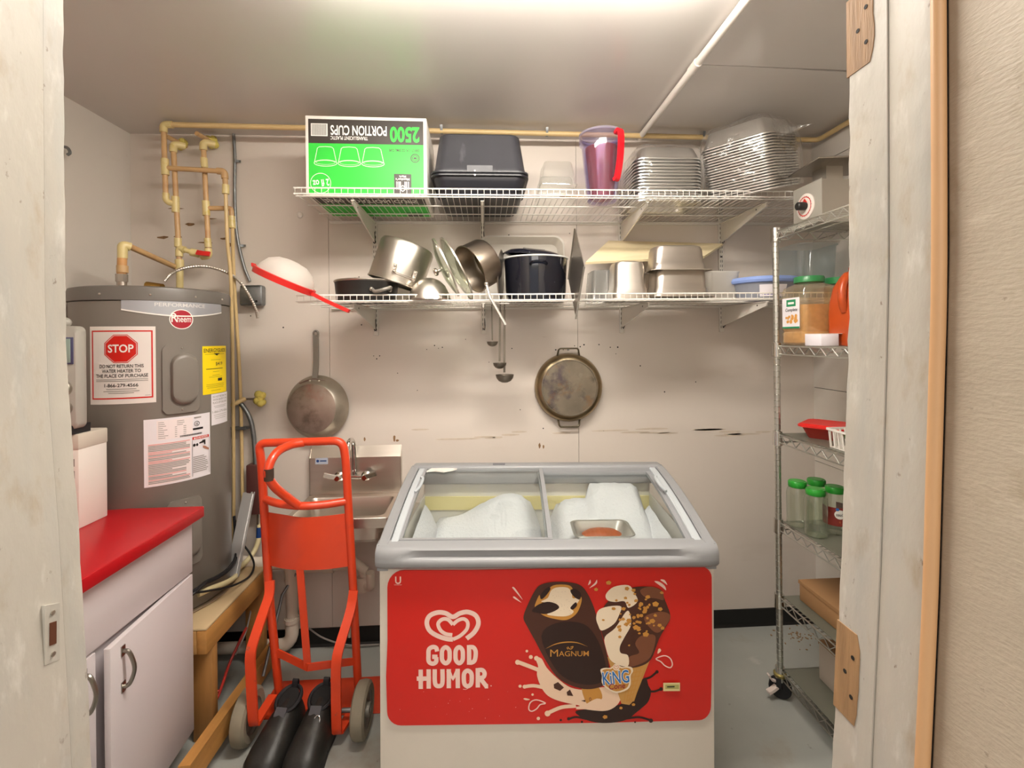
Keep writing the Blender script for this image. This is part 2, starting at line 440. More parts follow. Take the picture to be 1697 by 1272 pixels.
class Print:
    """2-D shapes in (u, v); surf(u, v, h) maps them onto a real surface, h metres proud of it."""
    def __init__(self, surf, step=.0003, maxu=None):
        self.maxu = maxu; self.surf = surf; self.step = step; self.parts = {}; self.layer = 0; self.calls = 0
    def up(self):
        self.layer += 1; return self
    def _add(self, key, m, vs, fs):
        V, F, _ = self.parts.setdefault(key, ([], [], m)); o = len(V)
        self.calls += 1; h = .0004 + self.layer * self.step + self.calls * .000006
        if self.maxu:
            vs, fs = list(vs), [tuple(f) for f in fs]; todo = fs; fs = []
            while todo:                     # split faces that span too much of a curved surface
                f = todo.pop(); n = len(f)
                e = max(range(n), key=lambda i: abs(vs[f[i]][0] - vs[f[(i + 1) % n]][0]))
                a, b = f[e], f[(e + 1) % n]
                if abs(vs[a][0] - vs[b][0]) <= self.maxu: fs.append(f); continue
                if n > 3: todo += [(f[0], f[i], f[i + 1]) for i in range(1, n - 1)]; continue
                c = f[(e + 2) % n]; vs.append(((vs[a][0] + vs[b][0]) / 2, (vs[a][1] + vs[b][1]) / 2))
                todo += [(a, len(vs) - 1, c), (len(vs) - 1, b, c)]
        V += [self.surf(u, v, h) for u, v in vs]; F += [tuple(i + o for i in f) for f in fs]
    def poly(self, key, m, *loops, smooth=0):
        ls = [[Vector((p[0], p[1], 0)) for p in l] for l in loops]
        if smooth: ls = [spline(l, smooth, True) for l in ls]
        flat = [p for l in ls for p in l]
        self._add(key, m, [(p.x, p.y) for p in flat], tessellate_polygon(ls))
    def rect(self, key, m, u0, u1, v0, v1, n=1):
        us = [u0 + (u1 - u0) * i / n for i in range(n + 1)]
        self._add(key, m, [(u, v) for u in us for v in (v0, v1)], [(2 * i, 2 * i + 2, 2 * i + 3, 2 * i + 1) for i in range(n)])
    def disc(self, key, m, u, v, a, b=None, n=28, hole=0.0):
        b = b or a
        l = [[(u + a * math.cos(2 * pi * i / n), v + b * math.sin(2 * pi * i / n)) for i in range(n)]]
        if hole: l.append([(u + a * hole * math.cos(2 * pi * i / n), v + b * hole * math.sin(2 * pi * i / n)) for i in range(n)])
        self.poly(key, m, *l)
    def line(self, key, m, pts, w, closed=False, smooth=0, taper=False):
        P = [Vector((p[0], p[1], 0)) for p in pts]
        if smooth: P = spline(P, smooth, closed)
        n = len(P); vs = []
        for i in range(n):
            a = P[(i - 1) % n] if (closed or i) else P[i]; b = P[(i + 1) % n] if (closed or i < n - 1) else P[i]
            t = (b - a).normalized(); q = Vector((-t.y, t.x, 0)) * (w / 2)
            if taper: q *= max(.05, math.sin(pi * (i + .15) / (n - .7)))
            vs += [tuple((P[i] + q)[:2]), tuple((P[i] - q)[:2])]
        fs = [(2 * i, 2 * i + 1, 2 * ((i + 1) % n) + 1, 2 * ((i + 1) % n)) for i in range(n if closed else n - 1)]
        self._add(key, m, vs, fs)
    def text(self, key, m, s, u, v, h, width=None, align='c', bold=.012, rot=0.0, slant=0.0, arch=0.0):
        """Cap height h; (u, v) is the middle (or left end) of the baseline."""
        vs, fs = glyphs(s, bold)
        if not vs: return
        x0 = min(p[0] for p in vs); x1 = max(p[0] for p in vs); y1 = .7
        k = h / y1; kx = (width / (x1 - x0)) if width else k
        W = (x1 - x0) * kx
        ca, sa = math.cos(rot), math.sin(rot); out = []
        for x, y in vs:
            a = (x - x0) * kx - (W / 2 if align == 'c' else 0); b = y * k
            a += slant * b
            b += arch * (1 - (2 * a / W) ** 2) if arch else 0
            out.append((u + a * ca - b * sa, v + a * sa + b * ca))
        self._add(key, m, out, fs)
    def done(self, parent):
        for key, (V, F, m) in self.parts.items():
            me = bpy.data.meshes.new(key.split('#')[0]); me.from_pydata([tuple(p) for p in V], [], F)
            me.materials.append(m)
            o = bpy.data.objects.new(key.split('#')[0], me); COL.objects.link(o); o.parent = parent
            if key.split('#')[0] in ('fine_print', 'chopped_nut', 'printed_warning', 'warning_text', 'red_warning_text', 'vanilla_speck', 'flaked_print', 'barcode'): o['kind'] = 'stuff'

# ================================================================== the room
XL, XR, YB, YF0, YF1, ZC = -1.755, 1.775, 2.45, 0.36, 0.51, 2.592
struct('floor', MB().bbox(XL - .1, XR + .1, -2.2, YB + .1, -.08, 0), FLOORPAINT, smooth=False)

ceiling = struct('ceiling', MB().bbox(XL - .1, XR + .1, YF0, YB + .1, ZC + .008, ZC + .1), DARK, smooth=False)
for pts in ([(XL, YF1), (.808, YF1), (.808, YB), (XL, YB)], [(.812, YF1), (XR, YF1), (XR, 1.776), (1.2, 1.763), (1.0, 1.756), (.812, 1.753)],
            [(.812, 1.757), (1.0, 1.760), (1.2, 1.770), (1.45, 1.783), (XR, 1.795), (XR, YB), (.812, YB)]):
    MB().prism(pts, ZC, ZC + .012).put('panel', CEILPAINT, ceiling, smooth=False)

wall_back = struct('wall_back', MB().bbox(XL - .1, XR + .1, YB + .006, YB + .1, 0, ZC + .02), DARK, smooth=False)
for x0, x1 in ((XL - .01, -.7915), (-.7895, .4865), (.4885, XR + .01)):
    MB().bbox(x0, x1, YB, YB + .01, 0, ZC + .01).put('panel', BACKPAINT, wall_back, smooth=False)
struct('wall_left', MB().bbox(XL - .1, XL, YF0, YB + .01, 0, ZC + .01), WHITEPAINT, smooth=False)
wall_right = struct('wall_right', MB().bbox(XR + .005, XR + .1, YF0, YB + .01, 0, ZC + .01), DARK, smooth=False)
zs = [0, .085, .48, .876, 1.271, 1.666, 2.062, 2.457, ZC + .008]
for a, b in zip(zs, zs[1:]):
    MB().bbox(XR, XR + .01, YF1, YB + .004, a + .0015, b - .0015).put('board', WHITEPAINT, wall_right, smooth=False)
wall_front = struct('wall_front', MB().bbox(XL - .1, -.47, YF0, YF1, 0, ZC + .01).bbox(.46, XR + .1, YF0, YF1, 0, ZC + .01)
                    .bbox(-.47, .46, YF0, YF1, 2.12, ZC + .01), WHITEPAINT, smooth=False)
cv = [(2.44, .09), (2.438, .085), (2.4445, .0895)]
struct('baseboard_back', MB().prism([(YB, 0), (YB - .014, 0), (YB - .006, .012), (YB - .004, .088), (YB, .09)], XL + .002, XR - .002, 'x'),
       BLACKVINYL, smooth=False)

# holes, torn glue and scuffs on the back wall
nm = MB()
for x, z in ((-1.18, 1.68), (-.93, 1.78), (-.63, 1.63), (-.57, 1.47), (-.555, 1.455), (-.54, 1.47), (-.30, 1.50), (-.26, 1.52), (-.24, 1.505),
             (-.22, 1.51), (-.10, 1.55), (.02, 1.43), (.14, 1.50), (.37, 1.49), (.41, 1.49), (.47, 1.51), (.50, 1.505), (.52, 1.515), (.60, 1.515),
             (.66, 1.50), (.70, 1.50), (.69, 1.465), (.13, 2.09), (.45, 2.10), (.99, 1.92), (-.66, 1.87), (-.64, 1.875), (-1.02, 1.62),
             (-.45, 1.38), (.82, 1.40), (.95, 1.26), (1.12, 1.31), (.30, 1.08), (.62, 1.06), (-.35, 1.29), (.18, 1.18)):
    nm.cyl((x, YB + .001, z), (x, YB - .0006, z), rnd.uniform(.0022, .0045), n=8)
tag(nm.put('nail_hole', DARK, wall_back), kind='stuff')
gm = MB()
for x, z, w, h in ((-1.54, 2.22, .09, .006), (-1.36, 2.225, .11, .005), (-1.37, 2.17, .07, .006), (-1.47, 2.14, .05, .018), (-1.60, 2.075, .06, .016),
                   (-1.53, 2.08, .05, .014), (-1.40, 2.05, .09, .009), (-1.30, 2.07, .05, .012), (-1.28, 2.04, .03, .02),
                   (-.62, 1.045, .012, .02), (-.47, 1.045, .016, .03), (-.455, 1.035, .02, .012), (.28, .99, .014, .03), (.30, .985, .01, .02)):
    n = 9
    gm.prism([(x + w / 2 * math.cos(2 * pi * i / n) * rnd.uniform(.6, 1.1), z + h / 2 * math.sin(2 * pi * i / n) * rnd.uniform(.6, 1.2)) for i in range(n)],
             YB - .0012, YB + .001, 'y')
tag(gm.put('torn_glue', mat('old brown glue', '8a6a48', .8, var=.25, vscale=60), wall_back, smooth=False), kind='stuff')

gl_ = MB()
for k in range(20):
    x = rnd.uniform(-.42, 1.5); z = 1.055 + .02 * math.sin(x * 3) + rnd.choice((-.02, -.012, 0, .0, .008, .05)); w = rnd.uniform(.05, .24)
    n = 12
    gl_.prism([(x + w / 2 * math.cos(2 * pi * i / n), z + rnd.uniform(.004, .006) * math.sin(2 * pi * i / n)) for i in range(n)], YB - .0006, YB + .001, 'y')
tag(gl_.put('old_glue_line', mat('pale glue line', 'cdbfae', .6, var=.1, vscale=30), wall_back, smooth=False), kind='stuff')
wpl = thing('wall_plug', 'small white plug in the back wall, left below the green carton', 'wall plug', (-.93, YB, 2.19))
MB().ball((0, -.004, 0), (.014, .010, .017), 12, 8).put('plug', WHITEPLASTIC, wpl)
whk = thing('wall_hook', 'small dark hook high on the left wall beside the door frame', 'hook', (XL, 2.06, 2.36))
MB().bbox(0, .004, -.012, .012, -.02, .02).put('base_plate', GALV, whk, smooth=False)
MB().tube(spline([(.004, 0, .01), (.03, 0, .005), (.04, 0, -.015), (.03, 0, -.025)], 4), .006, 8).put('hook_arm', GALV, whk)
crm = MB()
for k in range(45): crm.box((rnd.gauss(1.60, .055), rnd.gauss(2.33, .045), .002), (rnd.uniform(.004, .012), rnd.uniform(.003, .008), .003), (0, 0, rnd.uniform(0, 3)))
tag(crm.put('floor_crumbs', mat('brown crumbs', '9a7c5a', .8), smooth=False), 'scattered brown crumbs on the floor behind the wire rack', 'debris', kind='stuff')

# ------------------------------------------------------------------ door frame the photographer looks through
def jamb_board(xz, y0, y1, back, thick, rough=0.0):
    """Upright board whose face follows the frame's slight bow; chipped along its far edge."""
    mb = MB(); rings = []
    zz = []
    z = 0.0
    while z < 2.12:
        zz.append(z); z += .025
    zz.append(2.12)
    s = 1 if xz[0][1] > 0 else -1
    for z in zz:
        for (za, xa), (zb, xb) in zip(xz, xz[1:]):
            if za <= z <= zb:
                t = (z - za) / (zb - za); x = xa + (xb - xa) * t; break
        x += s * back
        j = rnd.uniform(0, rough); k = rnd.uniform(0, rough)
        o = x + s * thick
        rings.append([Vector((x, y0, z)), Vector((x, y1 - .004 - j, z)), Vector((x + s * (.003 + k * .6), y1 - k * .5, z)), Vector((o, y1, z)), Vector((o, y0, z))])
    return mb.loft(rings, True, True)
ZL = [(0, -.367), (1.163, -.4065), (1.375, -.4155), (1.511, -.4240), (1.611, -.4260), (1.866, -.4250), (2.12, -.423)]
ZR = [(0, .327), (1.116, .385), (1.32, .397), (1.511, .405), (1.627, .409), (1.887, .411), (2.12, .412)]
trim_1 = struct('trim_1', jamb_board(ZL, .30, .486, 0, .11), JAMB)
jamb_board(ZL, .4835, .51, .0010, .10, .002).put('board', JAMB, trim_1)
sp = MB()
sx = -.4113; ty = .4685
sp.prism([(.4605, 1.258), (.4755, 1.253), (.4760, 1.307), (.4610, 1.313)], sx - .004, sx + .0012, 'x')
strike = sp.put('strike_plate', JAMB, trim_1, smooth=False); strike['label'] = 'painted-over metal strike plate'
MB().prism([(.4650, 1.273), (.4718, 1.271), (.4722, 1.292), (.4655, 1.294)], sx - .002, sx + .0018, 'x').put('latch_hole', mat('rusty hole', '5a2f16', .7), strike, smooth=False)
for z in (1.263, 1.302):
    MB().cyl((sx, ty, z), (sx + .0022, ty, z), .0022, n=10).put('screw', ALUWORN, strike)
trim_2 = struct('trim_2', jamb_board(ZR, .408, .458, .0012, .11), JAMB)
jamb_board(ZR, .4552, .51, 0, .10, .003).put('board', JAMB, trim_2)
jamb_board(ZR, .25, .4005, .006, .11).put('panel', JAMB2, trim_2)
# bare wood hinge mortises
def mortise(z0, z1, y0, y1, seed):
    r2 = random.Random(seed)
    xx = [(z0 + z1) / 2]
    x = [a + (b - a) * ((xx[0] - za) / (zb - za)) for (za, a), (zb, b) in zip(ZR, ZR[1:]) if za <= xx[0] <= zb][0]
    dx = [(b - a) / (zb - za) for (za, a), (zb, b) in zip(ZR, ZR[1:]) if za <= xx[0] <= zb][0]
    out = []
    for i in range(8): out.append((y0 + r2.uniform(-.001, .001) + (0.004 if i in (0, 7) else 0), z0 + (z1 - z0) * i / 7))
    for i in range(8): out.append((y1, z1 - (z1 - z0) * i / 7))
    mb = MB().prism([(p[0], p[1] - xx[0]) for p in out], -.0009, .003, 'x')
    for q in mb.v: q.x += dx * q.z
    o = mb.put('bare_wood_patch', BAREWOOD, trim_2, smooth=False, loc=(x, 0, xx[0]))
    hm = MB()
    for k in range(3):
        z = (z1 - z0) * (.22 * (k - 1)); y = y0 + (y1 - y0) * (.25 + .3 * (k % 2))
        hm.cyl((dx * z - .0014, y, z), (dx * z + .001, y, z), .0024, n=8)
    hm.put('screw_hole', DARK, o)
mortise(1.142, 1.237, .474, .5065, 1)
mortise(1.845, 1.93, .471, .5075, 2)
sx_ = MB(); zz = [0, .4, .8, 1.116, 1.2, 1.32, 1.42, 1.511, 1.627, 1.887, 2.12]
pts = []
for z in zz:
    x = [a + (b - a) * ((z - za) / (zb - za)) for (za, a), (zb, b) in zip(ZR, ZR[1:]) if za <= z <= zb][0]
    pts.append(Vector((x + .001, .4018, z)))
struct('trim_3', MB().tube(spline(pts, 4), .0058, 10), BEIGESTRIP)

# ------------------------------------------------------------------ ceiling light (outside the picture, lights the room)
fl = thing('ceiling_light', 'long white fluorescent ceiling light above the doorway side of the room', 'light', (.1, 1.21, ZC))
MB().bbox(-.62, .62, -.075, .075, -.025, -.001).put('housing', WHITESTEEL, fl, smooth=False)
dm = mat('light diffuser', 'fff7ec', .5, emit=LAMP_POWER)
MB().prism([(-.07, -.025), (-.065, -.06), (-.03, -.075), (.03, -.075), (.065, -.06), (.07, -.025)], -.61, .61, 'x').put('diffuser', dm, fl, smooth=False)

# ------------------------------------------------------------------ pipes under the ceiling
cp = thing('ceiling_pipe', 'long cream pipe running under the ceiling along the back wall', 'pipe', (-1.484, 2.285, 2.567))
def rel(pts, o=(-1.484, 2.285, 2.567)):
    return [Vector(p) - Vector(o) for p in pts]
cpl = Vector((-1.484, 2.285, 2.567))
MB().tube(rel(bend([(-1.47, 2.285, 2.567), (1.742, 2.352, 2.567), (1.742, .9, 2.567)], .03)), .0125, 12).put('pipe', CPVC, cp)
for x, y in ((-.2, 2.311), (.317, 2.322), (1.12, 2.339)):
    MB().bar(rel([(x, y - .02, 2.59), (x, y - .014, 2.57), (x, y, 2.5525), (x, y + .014, 2.57), (x, y + .02, 2.59)]), .012, .002).put('pipe_clip', GALV, cp)
wp = thing('drain_pipe', 'white painted pipe crossing the ceiling beside the panel seam', 'pipe', (.80, 1.5, 2.570))
MB().tube([(0.0, -.95, 0), (0, .87, 0)], .014, 12).put('pipe', WHITEPLASTIC, wp)
MB().tube([(0, .20, 0), (0, .26, 0)], .0175, 12).put('coupling', WHITEPLASTIC, wp)

# ================================================================== water heater
HX, HY, HR = -1.418, 2.114, .275
HZ0 = .475
wh = thing('water_heater', 'tall grey electric water heater covered in stickers, standing on a timber platform', 'water heater', (HX, HY, HZ0))
def hz(z): return z - HZ0
MB().lathe([(.05, 0), (HR - .006, 0), (HR, .008), (HR, 1.235)], 64, None, True).put('tank', GREYPAINT, wh)
MB().lathe([(HR - .002, hz(1.712)), (HR + .005, hz(1.714)), (HR + .005, hz(1.752)), (HR + .002, hz(1.764)), (HR - .02, hz(1.77)), (.02, hz(1.772))], 64, None, False, True).put('top_cap', GREYDARK, wh)
def cylm(off=0.0):
    def f(u, v, h):
        a = u; r = HR + off + h
        return Vector((r * math.sin(a), -r * math.cos(a), v))
    return f
D = math.radians
for a in (-2, 31, 62, 90):
    p = cylm()(D(a), hz(1.735), .0045)
    MB().ball(p, .0045, 8, 6).put('screw', STEEL, wh)
def curved_plate(a0, a1, z0, z1, h, m, name, parent, n=14, rad=.012):
    """Plate wrapped on the tank, rounded corners."""
    W = (a1 - a0) * HR
    ring = rr(W, z1 - z0, rad, 0, 4)
    am, zm = (a0 + a1) / 2, (z0 + z1) / 2
    f = cylm()
    def pt(p, hh, k=1.0): return f(am + p.x * k / HR, zm + p.y * k, hh)
    mb = MB()
    # front as a grid of strips so that it follows the curve
    us = [-W / 2 + W * i / n for i in range(n + 1)]
    def half(u):
        d = max(0, abs(u) - (W / 2 - rad))
        return (z1 - z0) / 2 - rad + math.sqrt(max(rad * rad - d * d, 0))
    vs = []; fs = []
    for u in us:
        hgt = half(u)
        vs += [f(am + u / HR, zm + hgt, h), f(am + u / HR, zm - hgt, h), f(am + u / HR, zm + hgt, -.002), f(am + u / HR, zm - hgt, -.002)]
    for i in range(n):
        a, b = i * 4, i * 4 + 4
        fs += [(a, b, b + 1, a + 1), (a, a + 2, b + 2, b), (a + 1, b + 1, b + 3, a + 3)]
    fs += [(0, 1, 3, 2), (n * 4, n * 4 + 2, n * 4 + 3, n * 4 + 1)]
    mb.add(vs, fs)
    return mb.put(name, m, parent, angle=30)
def access(z0, z1, a0, a1):
    c = curved_plate(D(a0), D(a1), hz(z0), hz(z1), .008, GREYPAINT, 'access_cover', wh, 12, .018)
    am = D((a0 + a1) / 2 + 1.5); f = cylm(); rings = []
    for k, hh in ((1.0, .006), (.98, .018), (.90, .027), (.80, .029)):
        w, d = .064 * k + .012 * (k - .8) * 2, (z1 - z0) * .76 * k
        rings.append([f(am + p.x / HR, hz((z0 + z1) / 2) + p.y, hh) for p in rr(w + .02, d, .06, 0, 6)])
    MB().loft(rings, False, True).put('raised_cover', GREYPAINT, c)
    for z in (z1 - .014, z0 + .014):
        MB().ball(f(D((a0 + a1) / 2), hz(z), .009), .0035, 8, 6).put('screw', STEEL, c)
access(1.272, 1.543, 38, 64)
access(.66, .93, 40, 65)
# brand plate with arched lower edge
f = cylm(); vs = []; fs = []; n = 22
for i in range(n + 1):
    a = D(12.4 + 77.3 * i / n); lo = 1.676 - .022 * math.sin(pi * min(1, max(0, i / n)) ) 
    vs += [f(a, hz(1.717), .002), f(a, hz(lo), .002)]
fs = [(2 * i, 2 * i + 2, 2 * i + 3, 2 * i + 1) for i in range(n)]
bp = MB().add(vs, fs).put('brand_plate', mat('silver plate', 'aeb0b6', .35, .3), wh)
vs2 = []
for i in range(n + 1):
    a = D(12.4 + 77.3 * i / n); lo = 1.676 - .022 * math.sin(pi * i / n)
    vs2 += [f(a, hz(lo + .004), .0026), f(a, hz(lo - .001), .0026)]
MB().add(vs2, fs).put('plate_border', PRINTWHITE, bp)
def hp(u, v, h): return cylm()(D(u), hz(v), h)
pr = Print(hp, maxu=5); pr.layer = 6
pr.text('lettering', mat('silver lettering', 'd8d6d2', .4), 'PERFORMANCE', 52, 1.692, .014, 37, bold=.012)
pr.disc('logo_rim', PRINTWHITE, 51.5, 1.643, 8.6, .0395, 40); pr.up()
pr.disc('logo_badge', mat('badge red', 'a81c2e', .35), 51.5, 1.643, 7.9, .0362, 40); pr.up()
pr.text('logo_lettering', PRINTWHITE, 'heem', 53.3, 1.632, .026, 10.2, bold=.006)
pr.text('logo_lettering', PRINTWHITE, 'R', 46.6, 1.632, .036, 4.6, bold=.006)
pr.done(bp)
# stickers
def sticker(name, a0, a1, z0, z1, m, label, h=.0008):
    n = 12; f = cylm(); vs = []
    for i in range(n + 1):
        a = D(a0 + (a1 - a0) * i / n)
        vs += [f(a, hz(z1), h), f(a, hz(z0), h)]
    o = MB().add(vs, [(2 * i, 2 * i + 2, 2 * i + 3, 2 * i + 1) for i in range(n)]).put(name, m, wh)
    o['label'] = label
    return o
s = sticker('warning_sticker', -11, 34, 1.323, 1.614, PAPER, 'white sticker with a red STOP octagon')
p = Print(hp, maxu=5); p.layer = 3
for (a0, a1, z0, z1) in ((-9.2, 32.2, 1.594, 1.599), (-9.2, 32.2, 1.342, 1.347), (-9.2, -8.2, 1.342, 1.599), (31.2, 32.2, 1.342, 1.599)):
    p.rect('red_border', PRINTRED, a0, a1, z0, z1, 12)
def octa(r): return [(11.6 + r * math.cos(D(22.5 + 45 * i)) / HR * 57.3, 1.530 + r * math.sin(D(22.5 + 45 * i))) for i in range(8)]
p.poly('octagon_rim', PRINTRED, octa(.0575), octa(.0545)); p.poly('octagon', PRINTRED, octa(.0525)); p.up()
p.text('lettering', PRINTWHITE, 'STOP', 11.6, 1.517, .029, 17, bold=.02)
for t, z, w in (('DO NOT RETURN THIS', 1.459, 29.5), ('WATER HEATER TO', 1.441, 26), ('THE PLACE OF PURCHASE', 1.423, 35)):
    p.text('printed_warning', PRINTBLACK, t, 11.6, z, .0125, w, bold=.010)
p.text('printed_warning', PRINTBLACK, '1-866-279-4566', 11.6, 1.387, .0125, 22.5, bold=.012)
for z, w in ((1.414, 35), (1.408, 35), (1.378, 20), (1.370, 24), (1.363, 17)):
    p.rect('fine_print', PRINTGREY, 11.6 - w / 2, 11.6 + w / 2, z, z + .0025, 8)
p.rect('fine_print', PRINTGREY, 27, 30.5, 1.352, 1.3535, 2)
p.done(s)
s = sticker('energy_label', 67.8, 98, 1.333, 1.534, PRINTYELLOW, 'yellow energy use label')
p = Print(hp, maxu=5); p.layer = 3
p.text('lettering', PRINTBLACK, 'ENERGYGUIDE', 82.5, 1.508, .016, 27, bold=.008)
p.poly('arrow', PRINTBLACK, [(83, 1.493), (87, 1.503), (79, 1.503)])
p.text('lettering', PRINTBLACK, '$419', 86, 1.452, .014, 9, bold=.006)
p.rect('rule_line', PRINTBLACK, 71, 91, 1.437, 1.4395, 6)
p.rect('lettering', PRINTBLACK, 84, 90, 1.385, 1.397, 3)
for z, w in ((1.499, 24), (1.475, 12), (1.425, 8), (1.41, 9), (1.403, 16), (1.372, 22), (1.365, 22), (1.358, 20), (1.346, 12)):
    p.rect('fine_print', mat('print olive', '8f8420', .5), 82 - w / 2, 82 + w / 2, z, z + .0015, 5)
p.done(s)
s = sticker('small_white_label', 76, 99.5, 1.2, 1.331, PAPERW, 'small white label under the yellow one')
p = Print(hp, maxu=5); p.layer = 3
for t, z in (('DO NOT RETURN THIS', 1.315), ('WATER HEATER TO THE', 1.302), ('PLACE OF PURCHASE', 1.289)):
    p.text('lettering', PRINTGREY, t, 87.7, z, .008, 20, bold=.012)
p.text('lettering', PRINTBLACK, '1-866-279-4566', 87.7, 1.25, .0095, 21, bold=.006)
for z, w in ((1.278, 18), (1.272, 16), (1.240, 18), (1.232, 17), (1.224, 15)):
    p.rect('fine_print', PRINTGREY, 87.7 - w / 2, 87.7 + w / 2, z, z + .0015, 4)
p.done(s)
s = sticker('specification_label', 25.8, 74.3, 1.0, 1.258, PAPERW, 'large white data label with pink and grey print')
p = Print(hp, maxu=5); p.layer = 3
p.rect('table_panel', mat('pale pink paper', 'efe3e2', .5), 34, 59, 1.175, 1.25, 6)
p.rect('table_panel', mat('pale pink paper', 'efe3e2', .5), 28, 57.5, 1.005, 1.164, 6); p.up()
rr_ = random.Random(3)
for k in range(9):
    z = 1.241 - k * .0075
    p.rect('fine_print', PRINTGREY, 35, 35 + rr_.uniform(3, 6.5), z, z + .0022, 2)
    if k > 2: p.rect('fine_print', PRINTGREY, 46, 47.5, z, z + .0022, 1); p.rect('fine_print', PRINTGREY, 52, 54, z, z + .0022, 1)
    elif k < 3: p.rect('fine_print', PRINTGREY, 47.5, 47.5 + rr_.uniform(4, 6), z, z + .0022, 2)
p.disc('certification_mark', PRINTBLACK, 62.3, 1.221, 2.3, .0105, 20, hole=.82)
p.text('certification_lettering', PRINTBLACK, 'UL', 62.3, 1.216, .009, 2.2, bold=.01)
p.rect('fine_print', PRINTGREY, 60, 66, 1.243, 1.248, 2)
p.rect('printed_bar', PRINTBLACK, 59, 67.5, 1.196, 1.204, 4)
for k in range(22): p.rect('barcode', PRINTBLACK, 49.5 + k * .78, 49.5 + k * .78 + .5, 1.176, 1.183)
for k in range(26):
    z = 1.158 - k * .0059
    m = PRINTSALMON if k in (0, 5, 6, 8, 11, 12, 20, 23) else PRINTGREY
    p.rect('warning_text' if m is PRINTGREY else 'red_warning_text', m, 28.6, 28.6 + 28 * rr_.choice((1, 1, .97, .9, .55 if k > 3 else 1)), z, z + .0036, 6)
p.rect('danger_banner', PRINTRED, 58.6, 72.8, 1.157, 1.168, 5); p.up()
p.text('danger_lettering', PRINTWHITE, 'DANGER', 66.6, 1.159, .0075, 10.5, bold=.012)
p.poly('danger_symbol', PRINTWHITE, [(59.3, 1.159), (61.3, 1.159), (60.3, 1.167)])
p.disc('pictogram', PRINTBLACK, 60, 1.135, 1.1, .006); p.disc('pictogram', PRINTBLACK, 62.3, 1.135, .9, .006)
p.line('pictogram', PRINTBLACK, [(64, 1.14), (67, 1.142), (69.5, 1.143), (69.7, 1.132)], .0, False)
p.poly('pictogram', PRINTBLACK, [(64, 1.142), (66.5, 1.146), (66.8, 1.150), (69.5, 1.150), (69.5, 1.130), (68.4, 1.130), (68.2, 1.139), (64, 1.137)])
p.poly('pictogram_hand', mat('print skin', 'b07a62', .5), [(67, 1.126), (69, 1.124), (72.6, 1.112), (72.6, 1.104), (69, 1.112), (67.2, 1.119)])
for k in range(9):
    z = 1.085 - k * .0075
    p.rect('fine_print', PRINTGREY, 59, 59 + rr_.uniform(9, 13.5), z, z + .003, 4)
p.rect('panel_line', PRINTBLACK, 58.3, 58.55, 1.01, 1.157); p.rect('panel_line', PRINTBLACK, 72.8, 73.0, 1.01, 1.157)
p.done(s)
# fittings on top
for x, y, k in ((-1.47 - HX, 2.0 - HY, 0), (-1.43 - HX, 2.30 - HY, 1)):
    MB().tube([(x, y, hz(1.77)), (x, y, hz(1.83 if not k else 1.80))], .017, 14).tube([(x, y, hz(1.80 if not k else 1.782)), (x, y, hz(1.83 if not k else 1.80))], .021, 8).put('nipple', STEELD, wh)
rvx = (-1.439, 2.14, 1.829)
rv = MB().tube([(rvx[0] - HX, rvx[1] - HY, hz(1.765)), (rvx[0] - HX, rvx[1] - HY, hz(1.80))], .024, 8)
rv.tube([(rvx[0] - HX - .03, rvx[1] - HY, hz(1.80)), (rvx[0] - HX + .035, rvx[1] - HY, hz(1.79))], .018, 10)
rv.put('relief_valve', BRASS, wh)

# ================================================================== cream plumbing above the heater
pm = thing('water_pipes', 'cream plumbing with tees, elbows and a red valve handle above the water heater', 'pipes', (-1.43, 2.30, 1.80))
pmo = Vector((-1.43, 2.30, 1.80))
def pipe(pts, r=.0115, m=CPVCTAN, name='pipe', n=12, rad=0, parent=None):
    P = [Vector(p) - pmo for p in pts]
    if rad: P = bend(P, rad)
    return MB().tube(P, r, n).put(name, m, parent or pm)
def joint(pts, r=.0165, name='coupling', m=CPVCJOINT, rad=.02):
    return pipe(pts, r, m, name, 12, rad if len(pts) > 2 else 0)
A0, A1, A2, A3, A4 = (-1.486, 2.28, 2.563), (-1.479, 2.28, 2.391), (-1.476, 2.28, 2.217), (-1.471, 2.29, 2.206), (-1.448, 2.3, 2.201)
B0, B1, B2, B3, B4 = (-1.453, 2.3, 2.484), (-1.449, 2.3, 2.337), (-1.445, 2.3, 2.201), (-1.433, 2.3, 1.996), (-1.427, 2.3, 1.826)
C0, C1, C2, C3 = (-1.328, 2.32, 2.503), (-1.324, 2.32, 2.345), (-1.314, 2.32, 2.187), (-1.308, 2.32, 1.966)
A0 = (A0[0], 2.285, 2.567)
pipe([A0, A2], .0115)
joint([(A0[0] + .04, 2.285, 2.567), A0, (A0[0], 2.285, 2.53)], .0165, 'elbow')
tee = joint([(-1.479, 2.28, 2.405), (-1.477, 2.28, 2.33)], .0165, 'tee')
joint([(-1.475, 2.28, 2.245), A2, A3, A4], .0145, 'elbow', rad=.02)
pipe([B0, B4], .0115)
joint([(-1.445, 2.3, 2.235), (-1.445, 2.3, 2.161)], .0165, 'tee')
joint([(-1.436, 2.3, 2.039), (-1.436, 2.3, 1.999)], .0155, 'coupling')
joint([(-1.431, 2.3, 1.954), (-1.431, 2.3, 1.993), (-1.406, 2.3, 1.985)], .0165, 'elbow')
joint([(-1.431, 2.3, 1.939), (-1.429, 2.3, 1.891)], .0185, 'tee')
MB().tube([Vector((-1.429, 2.3, 1.891)) - pmo, Vector((-1.43, 2.30, 1.80)) - pmo], .015, 12).put('adapter', CPVCJOINT, pm)
joint([(B0[0] + .035, B0[1] + .03, B0[2]), B0, (B0[0], B0[1], B0[2] - .04)], .0165, 'elbow')
pipe([C0, C3], .0115)
joint([(C0[0] + .035, C0[1] + .03, C0[2]), C0, (C0[0], C0[1], C0[2] - .04)], .0165, 'elbow')
